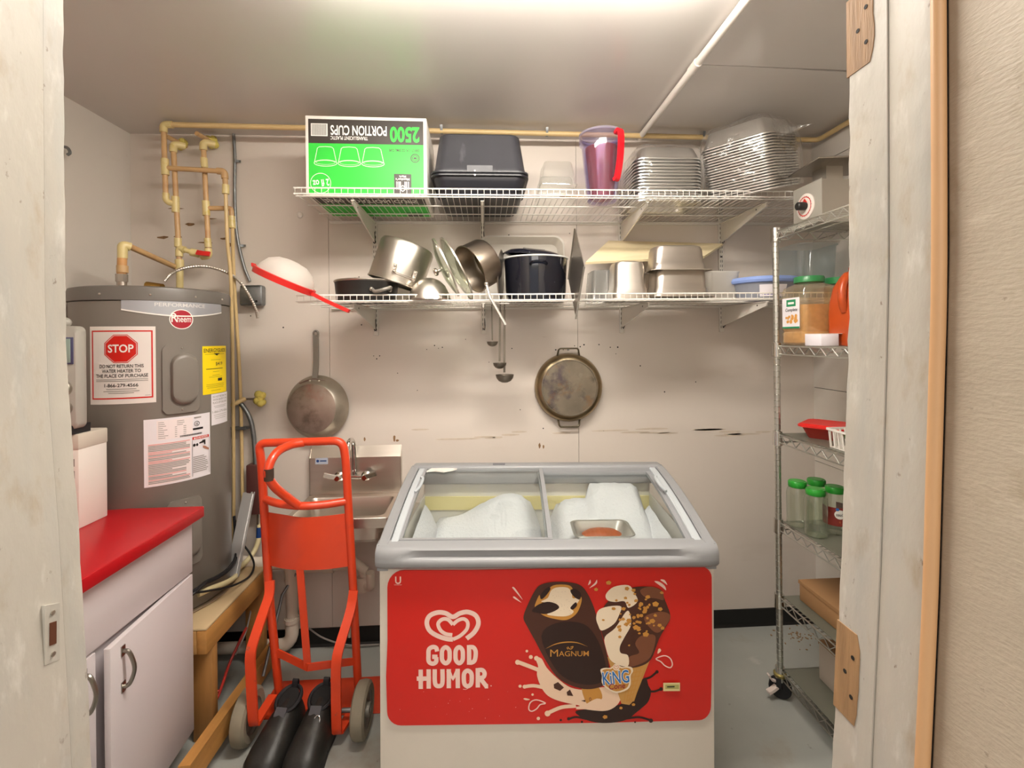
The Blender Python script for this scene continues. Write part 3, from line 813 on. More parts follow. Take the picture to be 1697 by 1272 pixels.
joint([(-1.326, 2.32, 2.425), (-1.323, 2.32, 2.379)], .0155)
joint([(-1.319, 2.32, 2.221), (-1.317, 2.32, 2.152)], .0165, 'tee')
joint([(-1.313, 2.32, 2.043), (-1.31, 2.32, 2)], .0155)
joint([(-1.311, 2.32, 1.994), (-1.308, 2.32, 1.96), (-1.341, 2.32, 1.957)], .0165, 'elbow')
pipe([(-1.406, 2.3, 1.985), (-1.336, 2.32, 1.963)], .0115, CPVCJOINT)
vb = joint([(-1.382, 2.305, 1.977), (-1.349, 2.315, 1.968)], .0185, 'valve_body')
hv = Vector((-1.313, 2.285, 1.965)) - pmo
MB().bar([hv + Vector((-.03, 0, .006)), hv + Vector((0, -.004, 0)), hv + Vector((.03, 0, -.002))], .022, .008, (0, .3, 1)).put('valve_handle', REDPLASTIC, pm)
# branch to the two thin supply tubes going down
pipe([(-1.474, 2.28, 2.363), (-1.221, 2.3, 2.356), (-1.216, 2.3, 2.276)], .0115, CPVCTAN, rad=.012)
joint([(-1.254, 2.3, 2.358), (-1.221, 2.3, 2.356), (-1.219, 2.3, 2.322)], .0155, 'elbow', CPVCTAN)
joint([(-1.216, 2.3, 2.293), (-1.217, 2.3, 2.25)], .016)
pipe([(-1.314, 2.32, 2.187), (-1.213, 2.34, 2.193), (-1.211, 2.34, 2.144)], .0115, CPVCTAN, rad=.012)
joint([(-1.211, 2.34, 2.155), (-1.209, 2.34, 2.097)], .0155)
for pts in ([(-1.217, 2.3, 2.259), (-1.216, 2.31, 2.027), (-1.212, 2.33, 1.829), (-1.234, 2.38, 1.332), (-1.258, 2.42, 0.697), (-1.269, 2.42, 0.547)],
            [(-1.208, 2.34, 2.106), (-1.223, 2.38, 1.834), (-1.22, 2.42, 1.328), (-1.214, 2.42, 0.756), (-1.216, 2.42, 0.606)]):
    pipe(spline(pts, 5), .0085, CPVC, 'supply_tube', 10)
# cold inlet: riser, elbow and slanting pipe
pipe([(-1.47, 2.0, 1.83), (-1.466, 2, 1.939)], .0165, mat('tan cpvc riser', 'cf9a60', .4, var=.12, vscale=20))
joint([(-1.466, 2, 1.895), (-1.466, 2, 1.951), (-1.45, 2.02, 1.945)], .0175, 'elbow')
joint([(-1.467, 2, 1.865), (-1.467, 2, 1.836)], .020, 'coupling', CPVCTAN)
pipe([(-1.459, 2.02, 1.95), (-1.445, 2.3, 1.903)], .0125, CPVCTAN)
for q, lab in (((-1.486, 2.42, 2.533), 'yellow foam collar where the left hot pipe enters the wall'), ((-1.344, 2.42, 2.547), '')):
    fb = MB(); r3 = random.Random(int(q[2] * 1000))
    for k in range(7):
        fb.ball((q[0] - pmo.x + r3.uniform(-.016, .016), q[1] - pmo.y + r3.uniform(-.012, .01), q[2] - pmo.z + r3.uniform(-.018, .018)), r3.uniform(.012, .02), 8, 6)
    fb.put('foam_seal', FOAM, pm)
    MB().tube([(q[0] - pmo.x, YB - pmo.y, q[2] - pmo.z), (q[0] - pmo.x - .02, q[1] - .09 - pmo.y, q[2] - pmo.z)], .011, 10).put('pipe', CPVCTAN, pm)

# wiring
jb = thing('junction_box', 'grey steel junction box on the wall right of the water heater top', 'electrical box', (-1.156, 2.43, 1.779))
MB().rbox(-.056, .056, -.03, .019, -.052, .052, .012).put('box_body', GALV, jb)
MB().rbox(-.05, .05, -.034, -.028, -.046, .046, .01).put('cover_plate', GALV, jb)
MB().cyl((.03, -.0335, -.03), (.03, -.036, -.03), .006, n=10).put('screw', DARK, jb)
o0 = Vector((-1.247, 2.435, 2.591))
cd = thing('grey_conduit', 'thin grey conduit running from the ceiling down the wall to the junction box', 'conduit', o0)
MB().tube(spline([Vector(p) - o0 for p in ((-1.248, 2.437, 2.592), (-1.243, 2.437, 2.477), (-1.245, 2.437, 2.265), (-1.236, 2.437, 2.083), (-1.205, 2.437, 1.932), (-1.176, 2.437, 1.853))], 5), .0075, 10).put('conduit', GALV, cd)
for q in ((-1.237, 2.435, 2.455), (-1.217, 2.435, 2.031)):
    MB().bar([Vector(q) - o0 + Vector((-.012, .003, 0)), Vector(q) - o0 + Vector((0, -.008, 0)), Vector(q) - o0 + Vector((.012, .004, .001)), Vector(q) - o0 + Vector((.022, .004, .001))], .012, .002, (0, 0, 1)).put('pipe_clip', GALV, cd)
o0 = Vector((-1.388, 2.12, 1.81))
fx = thing('armoured_cable', 'shiny armoured cable arching from the heater top over to the junction box', 'cable', o0)
path = spline([Vector(p) - o0 for p in ((-1.383, 2.12, 1.816), (-1.356, 2.13, 1.853), (-1.323, 2.18, 1.885), (-1.285, 2.25, 1.9), (-1.242, 2.32, 1.888), (-1.193, 2.36, 1.85), (-1.15, 2.37, 1.78), (-1.124, 2.385, 1.71), (-1.118, 2.39, 1.665))], 14)
MB().tube(path, [.0075 if i % 2 else .0062 for i in range(len(path))], 10).put('spiral_sheath', STEEL, fx, angle=15)

o0 = Vector((-1.165, 2.42, .94))
c2 = thing('wall_conduit', 'bent steel conduit above a dark brown electrical box behind the hand truck', 'conduit', o0)
MB().tube(spline([Vector(p) - o0 for p in ((-1.235, 2.42, 1.256), (-1.209, 2.42, 1.231), (-1.175, 2.42, 1.17), (-1.158, 2.42, 1.086), (-1.148, 2.42, 0.929))], 5), .011, 12).put('conduit', GALV, c2)
MB().rbox(-.02, .055, -.025, .028, -.245, .0, .005).put('electrical_box', BROWNBOX, c2)
MB().tube([Vector((-1.133, 2.42, 0.696)) - o0, Vector((-1.134, 2.42, 0.639)) - o0], .013, 12).put('conduit_fitting', STEEL, c2)
bx = thing('pipe_bracket', 'steel two-hole strap holding the thin cream tubes to the wall', 'bracket', (-1.238, 2.435, 1.121))
MB().bbox(-.04, .05, -.03, -.027, -.008, .008).put('strap', GALV, bx)
MB().bbox(-.02, .06, -.028, .012, -.004, .004).put('spacer', GALV, bx)
o0 = Vector((-1.121, 2.42, 1.266))
fs_ = thing('foam_blob', 'lump of yellow expanding foam round a stub pipe in the back wall', 'foam', o0)
fb = MB(); r3 = random.Random(5)
for k in range(9): fb.ball((r3.uniform(-.012, .014), r3.uniform(-.015, .01), r3.uniform(-.022, .022)), r3.uniform(.012, .02), 9, 7)
fb.put('foam', FOAM, fs_)
MB().tube([(-.075, .0, -.002), (0, 0, 0)], .006, 8).put('stub_pipe', STEEL, fs_)
MB().tube([(-.13, -.03, -.03), (-.095, -.02, -.012), (-.075, 0, 0)], .011, 10).put('elbow', CPVC, fs_)

# ================================================================== timber platform
pf = thing('timber_platform', 'pine timber platform of two-by-fours carrying the water heater', 'stand', (-1.36, 2.1, 0))
def pl(p): return Vector(p) - Vector((-1.36, 2.1, 0))
def beam(x0, x1, y0, y1, z0, z1, m, name='beam'):
    a, b = pl((x0, y0, z0)), pl((x1, y1, z1))
    return MB().rbox(a.x, b.x, a.y, b.y, a.z, b.z, .004).put(name, m, pf)
CROSS = mat('pine lumber crosswise', 'c4965c', .6, var=.16, vscale=7, stretch=(.5, 5, 5))
beam(-1.105, -1.067, 1.852, 2.40, .365, .455, LUMBER)
beam(-1.752, -1.105, 1.852, 1.89, .365, .455, CROSS)
beam(-1.752, -1.105, 2.362, 2.40, .365, .455, CROSS)
beam(-1.145, -1.07, 1.893, 1.931, 0, .365, LUMBERV, 'leg')
beam(-1.155, -1.07, 2.315, 2.353, 0, .365, LUMBERV, 'leg')
beam(-1.70, -1.62, 2.315, 2.353, 0, .365, LUMBERV, 'leg')
beam(-1.752, -1.067, 1.852, 2.40, .455, .466, mat('plywood deck', 'cdb48c', .6, var=.08, vscale=6), 'deck')
pan = MB().lathe([(.01, .4665), (.285, .4665), (.292, .472), (.292, .474), (.28, .471), (.01, .471)], 48, Matrix.Translation((HX + 1.36, HY - 2.1, 0)))
pan.put('drip_tray', mat('tan plastic sheet', 'b09a80', .3, var=.1), pf)
# loose things around the platform
def off_tank(pts, r):
    out = []
    for q in pts:
        q = Vector(q); d = Vector((q.x - HX, q.y - HY)); m = HR + .010 + r
        if d.length < m: d = d.normalized() * m; q.x, q.y = HX + d.x, HY + d.y
        out.append(q)
    return out
o0 = Vector((-.98, 1.66, .15))
lb = MB(); a, b = Vector((-1.055, 1.72, .10)), Vector((-1.02, 2.26, .045))
lb.bar([(-1.0, 1.60, .12), (-1.04, 2.36, .05)], .038, .088, (1, 0, 0))
tag(lb.put('loose_board', LUMBER), 'pine two-by-four lying on the floor behind the left hand truck wheel', 'board')
sl = MB().bar([(-1.172, 2.4, 0.806), (-1.144, 2.18, 0.499)], .055, .004, (1, .1, 0)).bar([(-1.156, 2.397, 0.807), (-1.13, 2.177, 0.5)], .008, .007, (1, .1, 0)).bar([(-1.143, 2.395, 0.807), (-1.113, 2.175, 0.5)], .004, .008, (1, .1, 0))
tag(sl.put('metal_strip', mat('brushed aluminium strip', 'c4c2c0', .4, .7)), 'long aluminium strip leaning between heater and wall', 'metal strip')
hs = thing('cream_hose', 'cream hose with a blue band curving down to the heater base', 'hose', (-1.124, 2.4, 0.647))
o0 = Vector((-1.124, 2.4, 0.647))
MB().tube([q - o0 for q in off_tank(spline([Vector(p) for p in ((-1.124, 2.4, 0.641), (-1.126, 2.39, 0.57), (-1.141, 2.36, 0.516), (-1.161, 2.28, 0.491), (-1.165, 2.16, 0.502), (-1.161, 2.03, 0.533), (-1.174, 1.97, 0.538))], 6), .0125)], .0115, 10).put('hose', HOSE, hs)
MB().tube([Vector((-1.124, 2.4, 0.632)) - o0, Vector((-1.125, 2.395, 0.583)) - o0], .0135, 12).put('blue_band', PRINTNAVY, hs)
for pts, r, m, lab in (([(-1.209, 2.33, 0.715), (-1.202, 2.32, 0.617), (-1.181, 2.22, 0.563), (-1.164, 2.08, 0.558), (-1.143, 1.93, 0.573), (-1.148, 1.9, 0.57)], .0065, RUBBER, 'thick black cable curving round the foot of the water heater'),
                       ([(-1.219, 2.36, 0.683), (-1.193, 2.28, 0.592), (-1.169, 2.12, 0.564), (-1.15, 1.97, 0.574), (-1.16, 1.92, 0.572)], .005, RUBBER, 'thin black cable just above the thick one at the heater foot'),
                       ([(-1.196, 2.38, 0.562), (-1.137, 2.34, 0.519), (-1.095, 2.28, 0.494), (-1.091, 2.22, 0.474), (-1.1, 2.1, 0.498), (-1.126, 1.99, 0.538), (-1.151, 1.92, 0.567)], .0045, RUBBER, 'black wire looping out over the timber beam')):
    tag(MB().tube(off_tank(spline(pts, 6), r), r, 8).put('cable', m), lab, 'cable')
tag(MB().tube(spline([(-1.133, 2.28, 0.207), (-1.131, 2.22, 0.188), (-1.143, 2.15, 0.127), (-1.12, 2.05, 0.106), (-1.113, 1.98, 0.084), (-1.137, 1.93, 0.076)], 6), .006, 8)
    .tube(spline([(-1.207, 2.02, 0.175), (-1.159, 2.02, 0.143), (-1.107, 2, 0.115)], 4), .005, 8).put('red_hose', mat('red rubber hose', 'c23a30', .45)), 'thin red hose hanging behind the timber leg', 'hose')
tag(MB().tube(spline([(-1.129, 2.33, 0.292), (-1.134, 2.28, 0.193), (-1.143, 2.2, 0.133)], 5), .004, 8).put('thin_wire', PRINTGREY), 'thin grey cord hanging from the platform beside the red hose', 'wire')
tag(MB().tube([(-0.918, 2.36, 0.443), (-0.992, 2.34, 0.324), (-0.994, 2.14, 0.073)], .007, 8).put('steel_rod', GALV), 'thin steel rod leaning behind the left upright of the hand truck', 'rod')

# ================================================================== white cabinet with red worktop
cb = thing('base_cabinet', 'white base cabinet with a slightly open door under the red worktop', 'cabinet', (-1.43, 1.30, 0))
CO = Vector((-1.43, 1.30, 0))
def cbox(x0, x1, y0, y1, z0, z1, r=.0025):
    return MB().rbox(x0 - CO.x, x1 - CO.x, y0 - CO.y, y1 - CO.y, z0, z1, r)
cbox(-1.75, -1.125, .62, 1.835, .09, .889).put('carcass', MELAMINE, cb)
cbox(-1.75, -1.18, .62, 1.835, 0, .09).put('plinth', BLACKVINYL, cb)
cbox(-1.123, -1.105, .62, 1.835, .690, .884).put('false_front', MELAMINE, cb)
def door(y0, y1, hy, opening, hinge_y):
    d = bpy.data.objects.new('door', MB().rbox(0, .018, (y0 - hinge_y), (y1 - hinge_y), .10, .683, .002).mesh('door', MELAMINE)); COL.objects.link(d)
    d.parent = cb; d.location = (-1.122 - CO.x, hinge_y - CO.y, 0); d.rotation_euler = (0, 0, opening)
    h = MB().tube(spline([(.018, hy - hinge_y, .645), (.036, hy - hinge_y, .638), (.050, hy - hinge_y, .592), (.036, hy - hinge_y, .546), (.018, hy - hinge_y, .539)], 5), .006, 8)
    h.bbox(.018, .021, hy - hinge_y - .008, hy - hinge_y + .008, .524, .554).bbox(.018, .021, hy - hinge_y - .008, hy - hinge_y + .008, .630, .660)
    h.put('handle', mat('satin nickel', '9a958c', .3, 1.0), d)
door(1.402, 1.832, 1.452, math.radians(4.0), 1.832)
door(.80, 1.392, 1.352, 0, .80)
tag(MB().rbox(-1.752, -1.07, .60, 1.853, .89, .93, .004).put('red_worktop', REDLAM), 'bright red laminate worktop on the white cabinet', 'worktop')
q = (-1.365, 1.66, 0.951)
wc = thing('white_carton', 'white carton with grey print standing on the red worktop beside the door frame', 'box', (q[0] - .09, q[1] + .06, .930))
MB().rbox(-.09, .09, -.06, .06, 0, .305, .003).put('carton', CARDWHITE, wc)
MB().rbox(-.092, .092, -.062, .062, .265, .318, .004).put('carton_lid', mat('beige carton lid', 'cfc6b8', .5), wc)
p = Print(lambda u, v, h: Vector((u, -.06 - h, v)))
for k in range(5): p.rect('printed_text', PRINTGREY, .06, .078, .05 + k * .04, .075 + k * .04)
p.done(wc)
dv = thing('handheld_console', 'pale grey console with a green screen and round knobs above the white carton', 'electronic device', (q[0] - .068, q[1] + .03, 1.2485))
MB().loft([[Vector((p_.x, -.02 + k, p_.y + .19)) for p_ in rr(.15 * s_, .345 * s_, .02, 0, 4)] for k, s_ in ((-.022, .94), (-.016, 1), (.016, 1), (.022, .94))], True, True).put('case', DEVICE, dv)
MB().bbox(-.06, .06, -.045, .03, 0, .03).put('base', RUBBER, dv)
MB().rbox(-.06, .066, -.0445, -.041, .235, .325, .0015).put('screen_bezel', mat('navy bezel', '4a4c6c', .4), dv)
MB().rbox(-.056, .058, -.046, -.043, .24, .32, .0012).put('screen', LCD, dv)
for z, r in ((.205, .014), (.155, .026), (.09, .026)):
    MB().lathe([(r, 0), (r, .010), (r * .8, .016), (.001, .017)], 20, axis_matrix((.035, -.041, z), (0, -1, 0)), False, True).put('knob', STEELD if r > .02 else DEVICE, dv)
MB().ball((.01, -.02, .375), (.03, .02, .02), 12, 8).put('hanging_loop', DEVICE, dv)

# ================================================================== hand sink
SO = Vector((-.66, 2.44, .775))
sk = thing('hand_sink', 'small stainless steel hand sink with chrome tap on the back wall behind the hand truck', 'sink', SO)
W2 = .228
# splash back with a sloping ledge on top
MB().prism([(.008, 0.0), (-.018, 0.0), (-.018, .185), (-.012, .195), (.008, .238), (.008, 0)][:5], -W2, W2, 'x').put('splash_back', STEEL, sk, angle=15)
for s in (-1, 1):
    MB().prism([(.009, -.02), (-.022, -.02), (-.022, .186), (.008, .240)], s * W2 - .0015 - s * .002, s * W2 + .0015 - s * .002, 'x').put('side_fold', STEELD, sk, angle=15)
# basin: rim, inner bowl, outer bowl
y0, y1 = -.35, -.018; cy = (y0 + y1) / 2; D2 = y1 - y0
rim = MB().loft([rr(2 * W2, D2, .012, -.045, 3, 0, cy), rr(2 * W2, D2, .012, -.003, 3, 0, cy), rr(2 * W2 - .006, D2 - .006, .012, 0, 3, 0, cy),
                 rr(2 * W2 - .05, D2 - .07, .03, -.001, 3, 0, cy - .006), rr(2 * W2 - .055, D2 - .076, .03, -.006, 3, 0, cy - .006),
                 rr(2 * W2 - .065, D2 - .086, .045, -.11, 3, 0, cy - .006), rr(2 * W2 - .12, D2 - .15, .03, -.125, 3, 0, cy - .006)], False, True)
rim.put('basin', STEEL, sk, angle=30)
MB().loft([rr(2 * W2 - .05, D2 - .07, .045, -.04, 3, 0, cy), rr(2 * W2 - .055, D2 - .075, .05, -.12, 3, 0, cy), rr(2 * W2 - .12, D2 - .15, .04, -.135, 3, 0, cy)], False, True).put('bowl', STEELD, sk)
MB().lathe([(.03, 0), (.03, .003), (.02, .003), (.018, 0)], 20, Matrix.Translation((0, cy, -.124))).put('drain', CHROME, sk)
# tap
fc = MB().rbox(-.095, .085, -.048, -.02, .082, .104, .006).put('faucet', CHROME, sk)
MB().tube(spline([(.0, -.034, .1), (.0, -.034, .20), (-.003, -.036, .255), (-.007, -.062, .283), (-.011, -.092, .272), (-.013, -.102, .24)], 6), .0115, 12).put('spout', CHROME, fc)
for s in (-1, 1):
    MB().lathe([(.024, 0), (.024, .01), (.017, .016), (.016, .04), (.012, .046)], 18, axis_matrix((s * .066 - .005, -.046, .10), (0, -1, 0)), False, True).put('valve', CHROME, fc)
    MB().bar(spline([(s * .066 - .005, -.085, .107), (s * .085 - .005, -.09, .109), (s * .125 - .005, -.098, .122)], 4), .02, .010, (0, -.2, 1)).put('lever', CHROME if s > 0 else mat('polished lever', 'e4e0da', .25, .6), fc)
lb_ = MB().bbox(-.198, -.136, -.0193, -.0178, .155, .186).put('maker_label', mat('pale blue label', 'b4bccc', .4), sk)
p = Print(lambda u, v, h: Vector((u, -.0193 - h, v)))
p.disc('label_mark', PRINTNAVY, -.186, .171, .007); p.rect('label_print', PRINTNAVY, -.175, -.143, .168, .174)
p.done(lb_)

dp = thing('drain_pipes', 'white plastic drain pipes below the sink, running along the wall to the left', 'pipes', (-.96, 2.37, .06))
DO = Vector((-.96, 2.37, .06))
def dpipe(pts, r, name, rad=0):
    P = [Vector(q) - DO for q in pts]
    return MB().tube(bend(P, rad, 6) if rad else P, r, 16).put(name, PVC, dp)
dpipe([(-.96, 2.37, .17), (-.96, 2.37, .42)], .027, 'pipe'); dpipe([(-.96, 2.37, .20), (-.96, 2.37, .06), (-1.12, 2.37, .06)], .031, 'elbow', .08)
dpipe([(-.96, 2.37, .175), (-.96, 2.37, .195)], .035, 'coupling')
dpipe([(-1.10, 2.37, .06), (-1.60, 2.37, .06)], .027, 'pipe')
dpipe([(-.96, 2.37, .37), (-.96, 2.37, .465), (-1.10, 2.37, .465)], .031, 'elbow', .06); dpipe([(-1.08, 2.37, .465), (-1.20, 2.35, .49)], .026, 'pipe')
dpipe([(-1.075, 2.37, .463), (-1.11, 2.366, .466)], .033, 'coupling')
dpipe([(-.96, 2.37, .43), (-.62, 2.35, .45)], .021, 'pipe'); dpipe([(-.80, 2.36, .438), (-.75, 2.358, .44)], .026, 'coupling')
dpipe([(-.63, 2.35, .45), (-.60, 2.34, .41), (-.59, 2.33, .36), (-.56, 2.30, .36), (-.56, 2.29, .44)], .02, 'trap', .03)
dpipe([(-.61, 2.335, .40), (-.605, 2.335, .33)], .026, 'coupling')
dpipe([(-.66, 2.28, .646), (-.66, 2.28, .52), (-.58, 2.29, .45)], .02, 'tailpiece', .04)
tag(MB().tube(spline([(-.90, 2.425, .105), (-.82, 2.41, .06), (-.70, 2.41, .02), (-.55, 2.42, .01)], 5), .004, 8).put('grey_cable', PRINTGREY), 'thin grey cable lying along the black skirting under the sink', 'cable')
tag(MB().tube([(-.70, 2.433, .12), (-.70, 2.425, .05)], .007, 8).put('stub_pipe', PVC), 'short white stub of tubing standing against the black skirting', 'tube')

# ================================================================== hand truck seen from behind
HT = Vector((-.715, 1.97, 0))
ht = thing('hand_truck', 'orange red steel hand truck with curved back plate, seen from its handle side', 'hand truck', HT)
def hr_(*pts): return [Vector(q) - HT for q in pts]
TL0, TL1, TL2, TL3 = (-0.857, 1.99, 0.124), (-0.892, 1.98, 0.516), (-0.901, 1.965, 0.855), (-0.904, 1.95, 1.079)
TR0, TR1, TR2, TR3 = (-0.54, 1.99, 0.082), (-0.553, 1.98, 0.502), (-0.564, 1.965, 0.844), (-0.57, 1.95, 1.071)
apL, apR = (-0.912, 1.945, 1.144), (-0.58, 1.945, 1.146)
TL0 = (TL0[0], 2.0, .012); TR0 = (TR0[0], 2.0, .012)
MB().tube(bend(hr_(TL0, TL1, TL3, apL, apR, TR3, TR1, TR0), .088, 8), .0165, 14).put('frame_tube', ORANGE, ht)
cm = (-0.736, 1.905, 0.901)
MB().tube(spline(hr_((-0.9, 1.96, 0.915), (-0.826, 1.925, 0.906), cm, (-0.655, 1.925, 0.896), (-0.565, 1.96, 0.896)), 5), .0155, 12).put('cross_bar', ORANGE, ht)
MB().tube(spline(hr_((-0.735, 1.945, 1.142), (-0.771, 1.91, 1.141), (-0.796, 1.85, 1.13), (-0.808, 1.81, 1.095), (-0.809, 1.8, 1.053), (-0.796, 1.82, 1.006), (-0.773, 1.865, 0.953), (-0.744, 1.9, 0.907)), 5), .0165, 12).put('loop_handle', ORANGE, ht)
MB().tube(hr_((-0.807, 1.8, 1.079), (-0.807, 1.8, 1.035)), .0172, 12).put('scuff_sleeve', mat('worn dark steel', '4a3a30', .5, .4), ht)
# bowed plate
top = spline([(-0.891, 1.96, 0.861), (-0.808, 1.925, 0.86), (-0.732, 1.91, 0.853), (-0.645, 1.93, 0.848), (-0.565, 1.96, 0.846)], 5)
bot = spline([(-0.891, 1.97, 0.642), (-0.816, 1.94, 0.639), (-0.74, 1.925, 0.638), (-0.65, 1.94, 0.63), (-0.553, 1.97, 0.626)], 5)
vs = []; n = len(top)
for a, b in zip(top, bot):
    for q in (a, b, b + Vector((0, .004, 0)), a + Vector((0, .004, 0))): vs.append(Vector(q) - HT)
MB().loft([vs[4 * i:4 * i + 4] for i in range(n)], True, True).put('back_plate', ORANGE, ht)
MB().bar(hr_((-0.749, 1.93, 0.651), (-0.722, 1.93, 0.244)), .028, .006).put('centre_bar', ORANGE, ht)
MB().bar(hr_((-0.868, 1.985, 0.277), (-0.72, 1.925, 0.249)), .006, .030, (0, 1, 0)).bar(hr_((-0.72, 1.925, 0.249), (-0.547, 1.985, 0.224)), .006, .030, (0, 1, 0)).put('lower_brace', ORANGE, ht)
for pts in ([(-0.882, 1.965, 0.58), (-0.878, 1.95, 0.532), (-0.882, 1.915, 0.491), (-0.891, 1.85, 0.414), (-0.895, 1.83, 0.37), (-0.894, 1.83, 0.29), (-0.887, 1.83, 0.126), (-0.883, 1.84, 0.099)],
            [(-0.548, 1.965, 0.527), (-0.552, 1.95, 0.481), (-0.557, 1.915, 0.441), (-0.571, 1.85, 0.376), (-0.577, 1.83, 0.331), (-0.58, 1.83, 0.251), (-0.579, 1.83, 0.079), (-0.578, 1.84, 0.049)]):
    MB().bar(spline(hr_(*pts), 3), .036, .010).put('stair_skid', SKID, ht, angle=50)
MB().bar(hr_((-0.883, 1.84, 0.104), (-0.877, 1.97, 0.11)), .012, .034, (0, 0, 1)).put('axle_bracket', SKID, ht)
MB().bar(hr_((-0.573, 1.84, 0.054), (-0.545, 1.97, 0.053)), .012, .034, (0, 0, 1)).put('axle_bracket', SKID, ht)
MB().tube(hr_((-.96, 1.885, .1), (-.876, 1.885, .1)), .009, 12).put('axle', GALV, ht)
MB().tube(hr_((-.575, 1.885, .1), (-.47, 1.885, .1)), .009, 12).put('axle', GALV, ht)
for x in (-.935, -.497):
    c = (x - HT.x, 1.885 - HT.y, .1); Mx = axis_matrix(c, (1, 0, 0), (0, 1, 0))
    w = MB().lathe([(.062, -.024), (.085, -.027), (.096, -.02), (.1, 0), (.096, .02), (.085, .027), (.062, .024)], 36, Mx).put('wheel', RUBBERTAN, ht)
    MB().lathe([(.063, -.022), (.055, -.014), (.028, -.012), (.024, -.03), (.012, -.031), (.012, .031), (.024, .03), (.028, .012), (.055, .014), (.063, .022)], 30, Mx).put('hub', HUBGREY, w)
MB().rbox(-.955 - HT.x, -.44 - HT.x, 1.985 - HT.y, 2.20 - HT.y, .0, .007, .004).put('toe_plate', ORANGE, ht)

# ================================================================== pair of black shoes
def shoe(name, label, heel, toe, s):
    hx, hy = heel; L = math.hypot(toe[0] - hx, toe[1] - hy); ang = math.atan2(toe[1] - hy, toe[0] - hx)
    r = thing(name, label, 'shoe', (hx, hy, 0), (0, 0, ang), 'pair of black shoes')
    r.scale = (.95, 1.42, 1.38)
    # sections along the length: x, half width, top height, sole out
    secs = [(-.008, .026, .098), (.01, .038, .112), (.05, .043, .115), (.10, .046, .104), (.145, .048, .090), (.19, .050, .074), (.23, .046, .062), (.262, .033, .048), (.276, .014, .030)]
    rings = []
    for x, w, h in secs:
        ring = []
        for k in range(17):
            a = -.35 + (pi + .7) * k / 16
            q = math.cos(a); z = max(math.sin(a), -.25)
            ring.append(Vector((x, w * math.copysign(abs(q) ** .8, q), .022 + (h - .022) * max(z, -.02) ** .9 if z > 0 else .022)))
        rings.append(ring)
    up = MB().loft(rings, True, True); up.put('upper', LEATHER, r)
    out = [(-.012, .026), (.01, .038), (.06, .040), (.12, .041), (.19, .050), (.235, .045), (.265, .032), (.282, .012)]
    outline = out + [(x, -w) for x, w in reversed(out)]
    MB().prism(outline, 0, .026).put('sole', RUBBER, r, angle=30)
    # collar opening, dark lining, pull loop, elastic side, vamp seam
    MB().tube([Vector((.045 + .052 * math.cos(t) , .031 * math.sin(t), .113 - .012 * math.cos(t))) for t in [2 * pi * i / 24 for i in range(24)]], .0055, 8, True).put('collar', RUBBER, r)
    MB().loft([ov(.046, .026, 0, 20), ov(.045, .025, .003, 20)], True, True, Matrix.Translation((.045, 0, .112)) @ Matrix.Rotation(.22, 4, 'Y')).put('lining', mat('shoe lining', '121111', .8), r)
    MB().bar(spline([(-.006, 0, .10), (-.012, 0, .135), (-.002, 0, .142), (.006, 0, .118)], 4), .016, .003, (0, 1, 0)).put('pull_loop', RUBBER, r)
    MB().bar([(.088, 0, .108), (.112, 0, .094)], .03, .010, (0, 1, 0)).put('tongue_tab', mat('grey elastic', '4c4a4e', .7), r)
    sm = []
    for k in range(17):
        a = pi * k / 16; sm.append((.155 + .006 * math.sin(a), .0462 * math.cos(a), .023 + .0585 * math.sin(a)))
    MB().tube(spline(sm, 2), .0028, 6).put('vamp_seam', RUBBER, r)
    if s:
        MB().tube([Vector((.128 + .010 * math.cos(t), .012 + .008 * math.sin(t), .0905 - .010 * math.cos(t))) for t in [2 * pi * i / 16 for i in range(16)]], .0014, 6, True).put('metal_ring', CHROME, r)
        MB().tube([Vector((.19 + .014 * math.cos(t), .004 + .02 * math.sin(t), .0655 - .006 * math.cos(t))) for t in [2 * pi * i / 20 for i in range(20)]], .0012, 6, True).put('stamped_oval', PRINTGREY, r)
    return r
shoe('shoe', 'left black leather slip-on shoe standing between the hand truck wheels', (-.772, 1.93), (-.815, 1.70), 0)
shoe('shoe', 'right black leather slip-on shoe with a small metal ring, next to the freezer', (-.650, 1.93), (-.675, 1.69), 1)

# ================================================================== ice cream chest freezer
fz = thing('chest_freezer', 'white ice cream chest freezer with sliding glass top and big red poster on its front', 'freezer', (.194, 1.565, 0), (0, .007, math.radians(-3.0)))
FW, FD, FH = 1.127, .60, .797
h = FW / 2
MB().bbox(-h + .004, h - .004, .004, .016, .09, FH).bbox(-h + .004, -h + .05, .016, FD, .09, FH).bbox(h - .05, h - .004, .016, FD, .09, FH) \
    .bbox(-h + .05, h - .05, FD - .03, FD, .09, FH + .10).bbox(-h + .05, h - .05, .016, FD - .03, .09, .13).put('cabinet', FREEZERWHITE, fz, smooth=False)
for x in (-h + .07, h - .07):
    for y in (.07, FD - .07):
        MB().tube([(x, y, .09), (x, y, .05)], .02, 12).lathe([(.022, -.013), (.034, -.011), (.034, .011), (.022, .013)], 18, axis_matrix((x, y, .034), (1, 0, 0), (0, 1, 0)), True, True).put('caster', RUBBER, fz)
# inner liner
MB().bbox(-h + .05, -h + .056, .06, FD - .03, .24, FH + .05).bbox(h - .056, h - .05, .06, FD - .03, .24, FH + .05).bbox(-h + .05, h - .05, .04, .06, .24, FH + .02) \
    .bbox(-h + .05, h - .05, .05, FD - .03, .23, .24).put('liner', LINER, fz, smooth=False)
MB().bbox(-h + .056, h - .056, FD - .036, FD - .03, .24, FH + .105).put('back_liner', LINER, fz, smooth=False)
MB().bbox(-h + .056, h - .056, FD - .042, FD - .03, FH - .02, FH + .040).put('back_band', LINERY, fz, smooth=False)
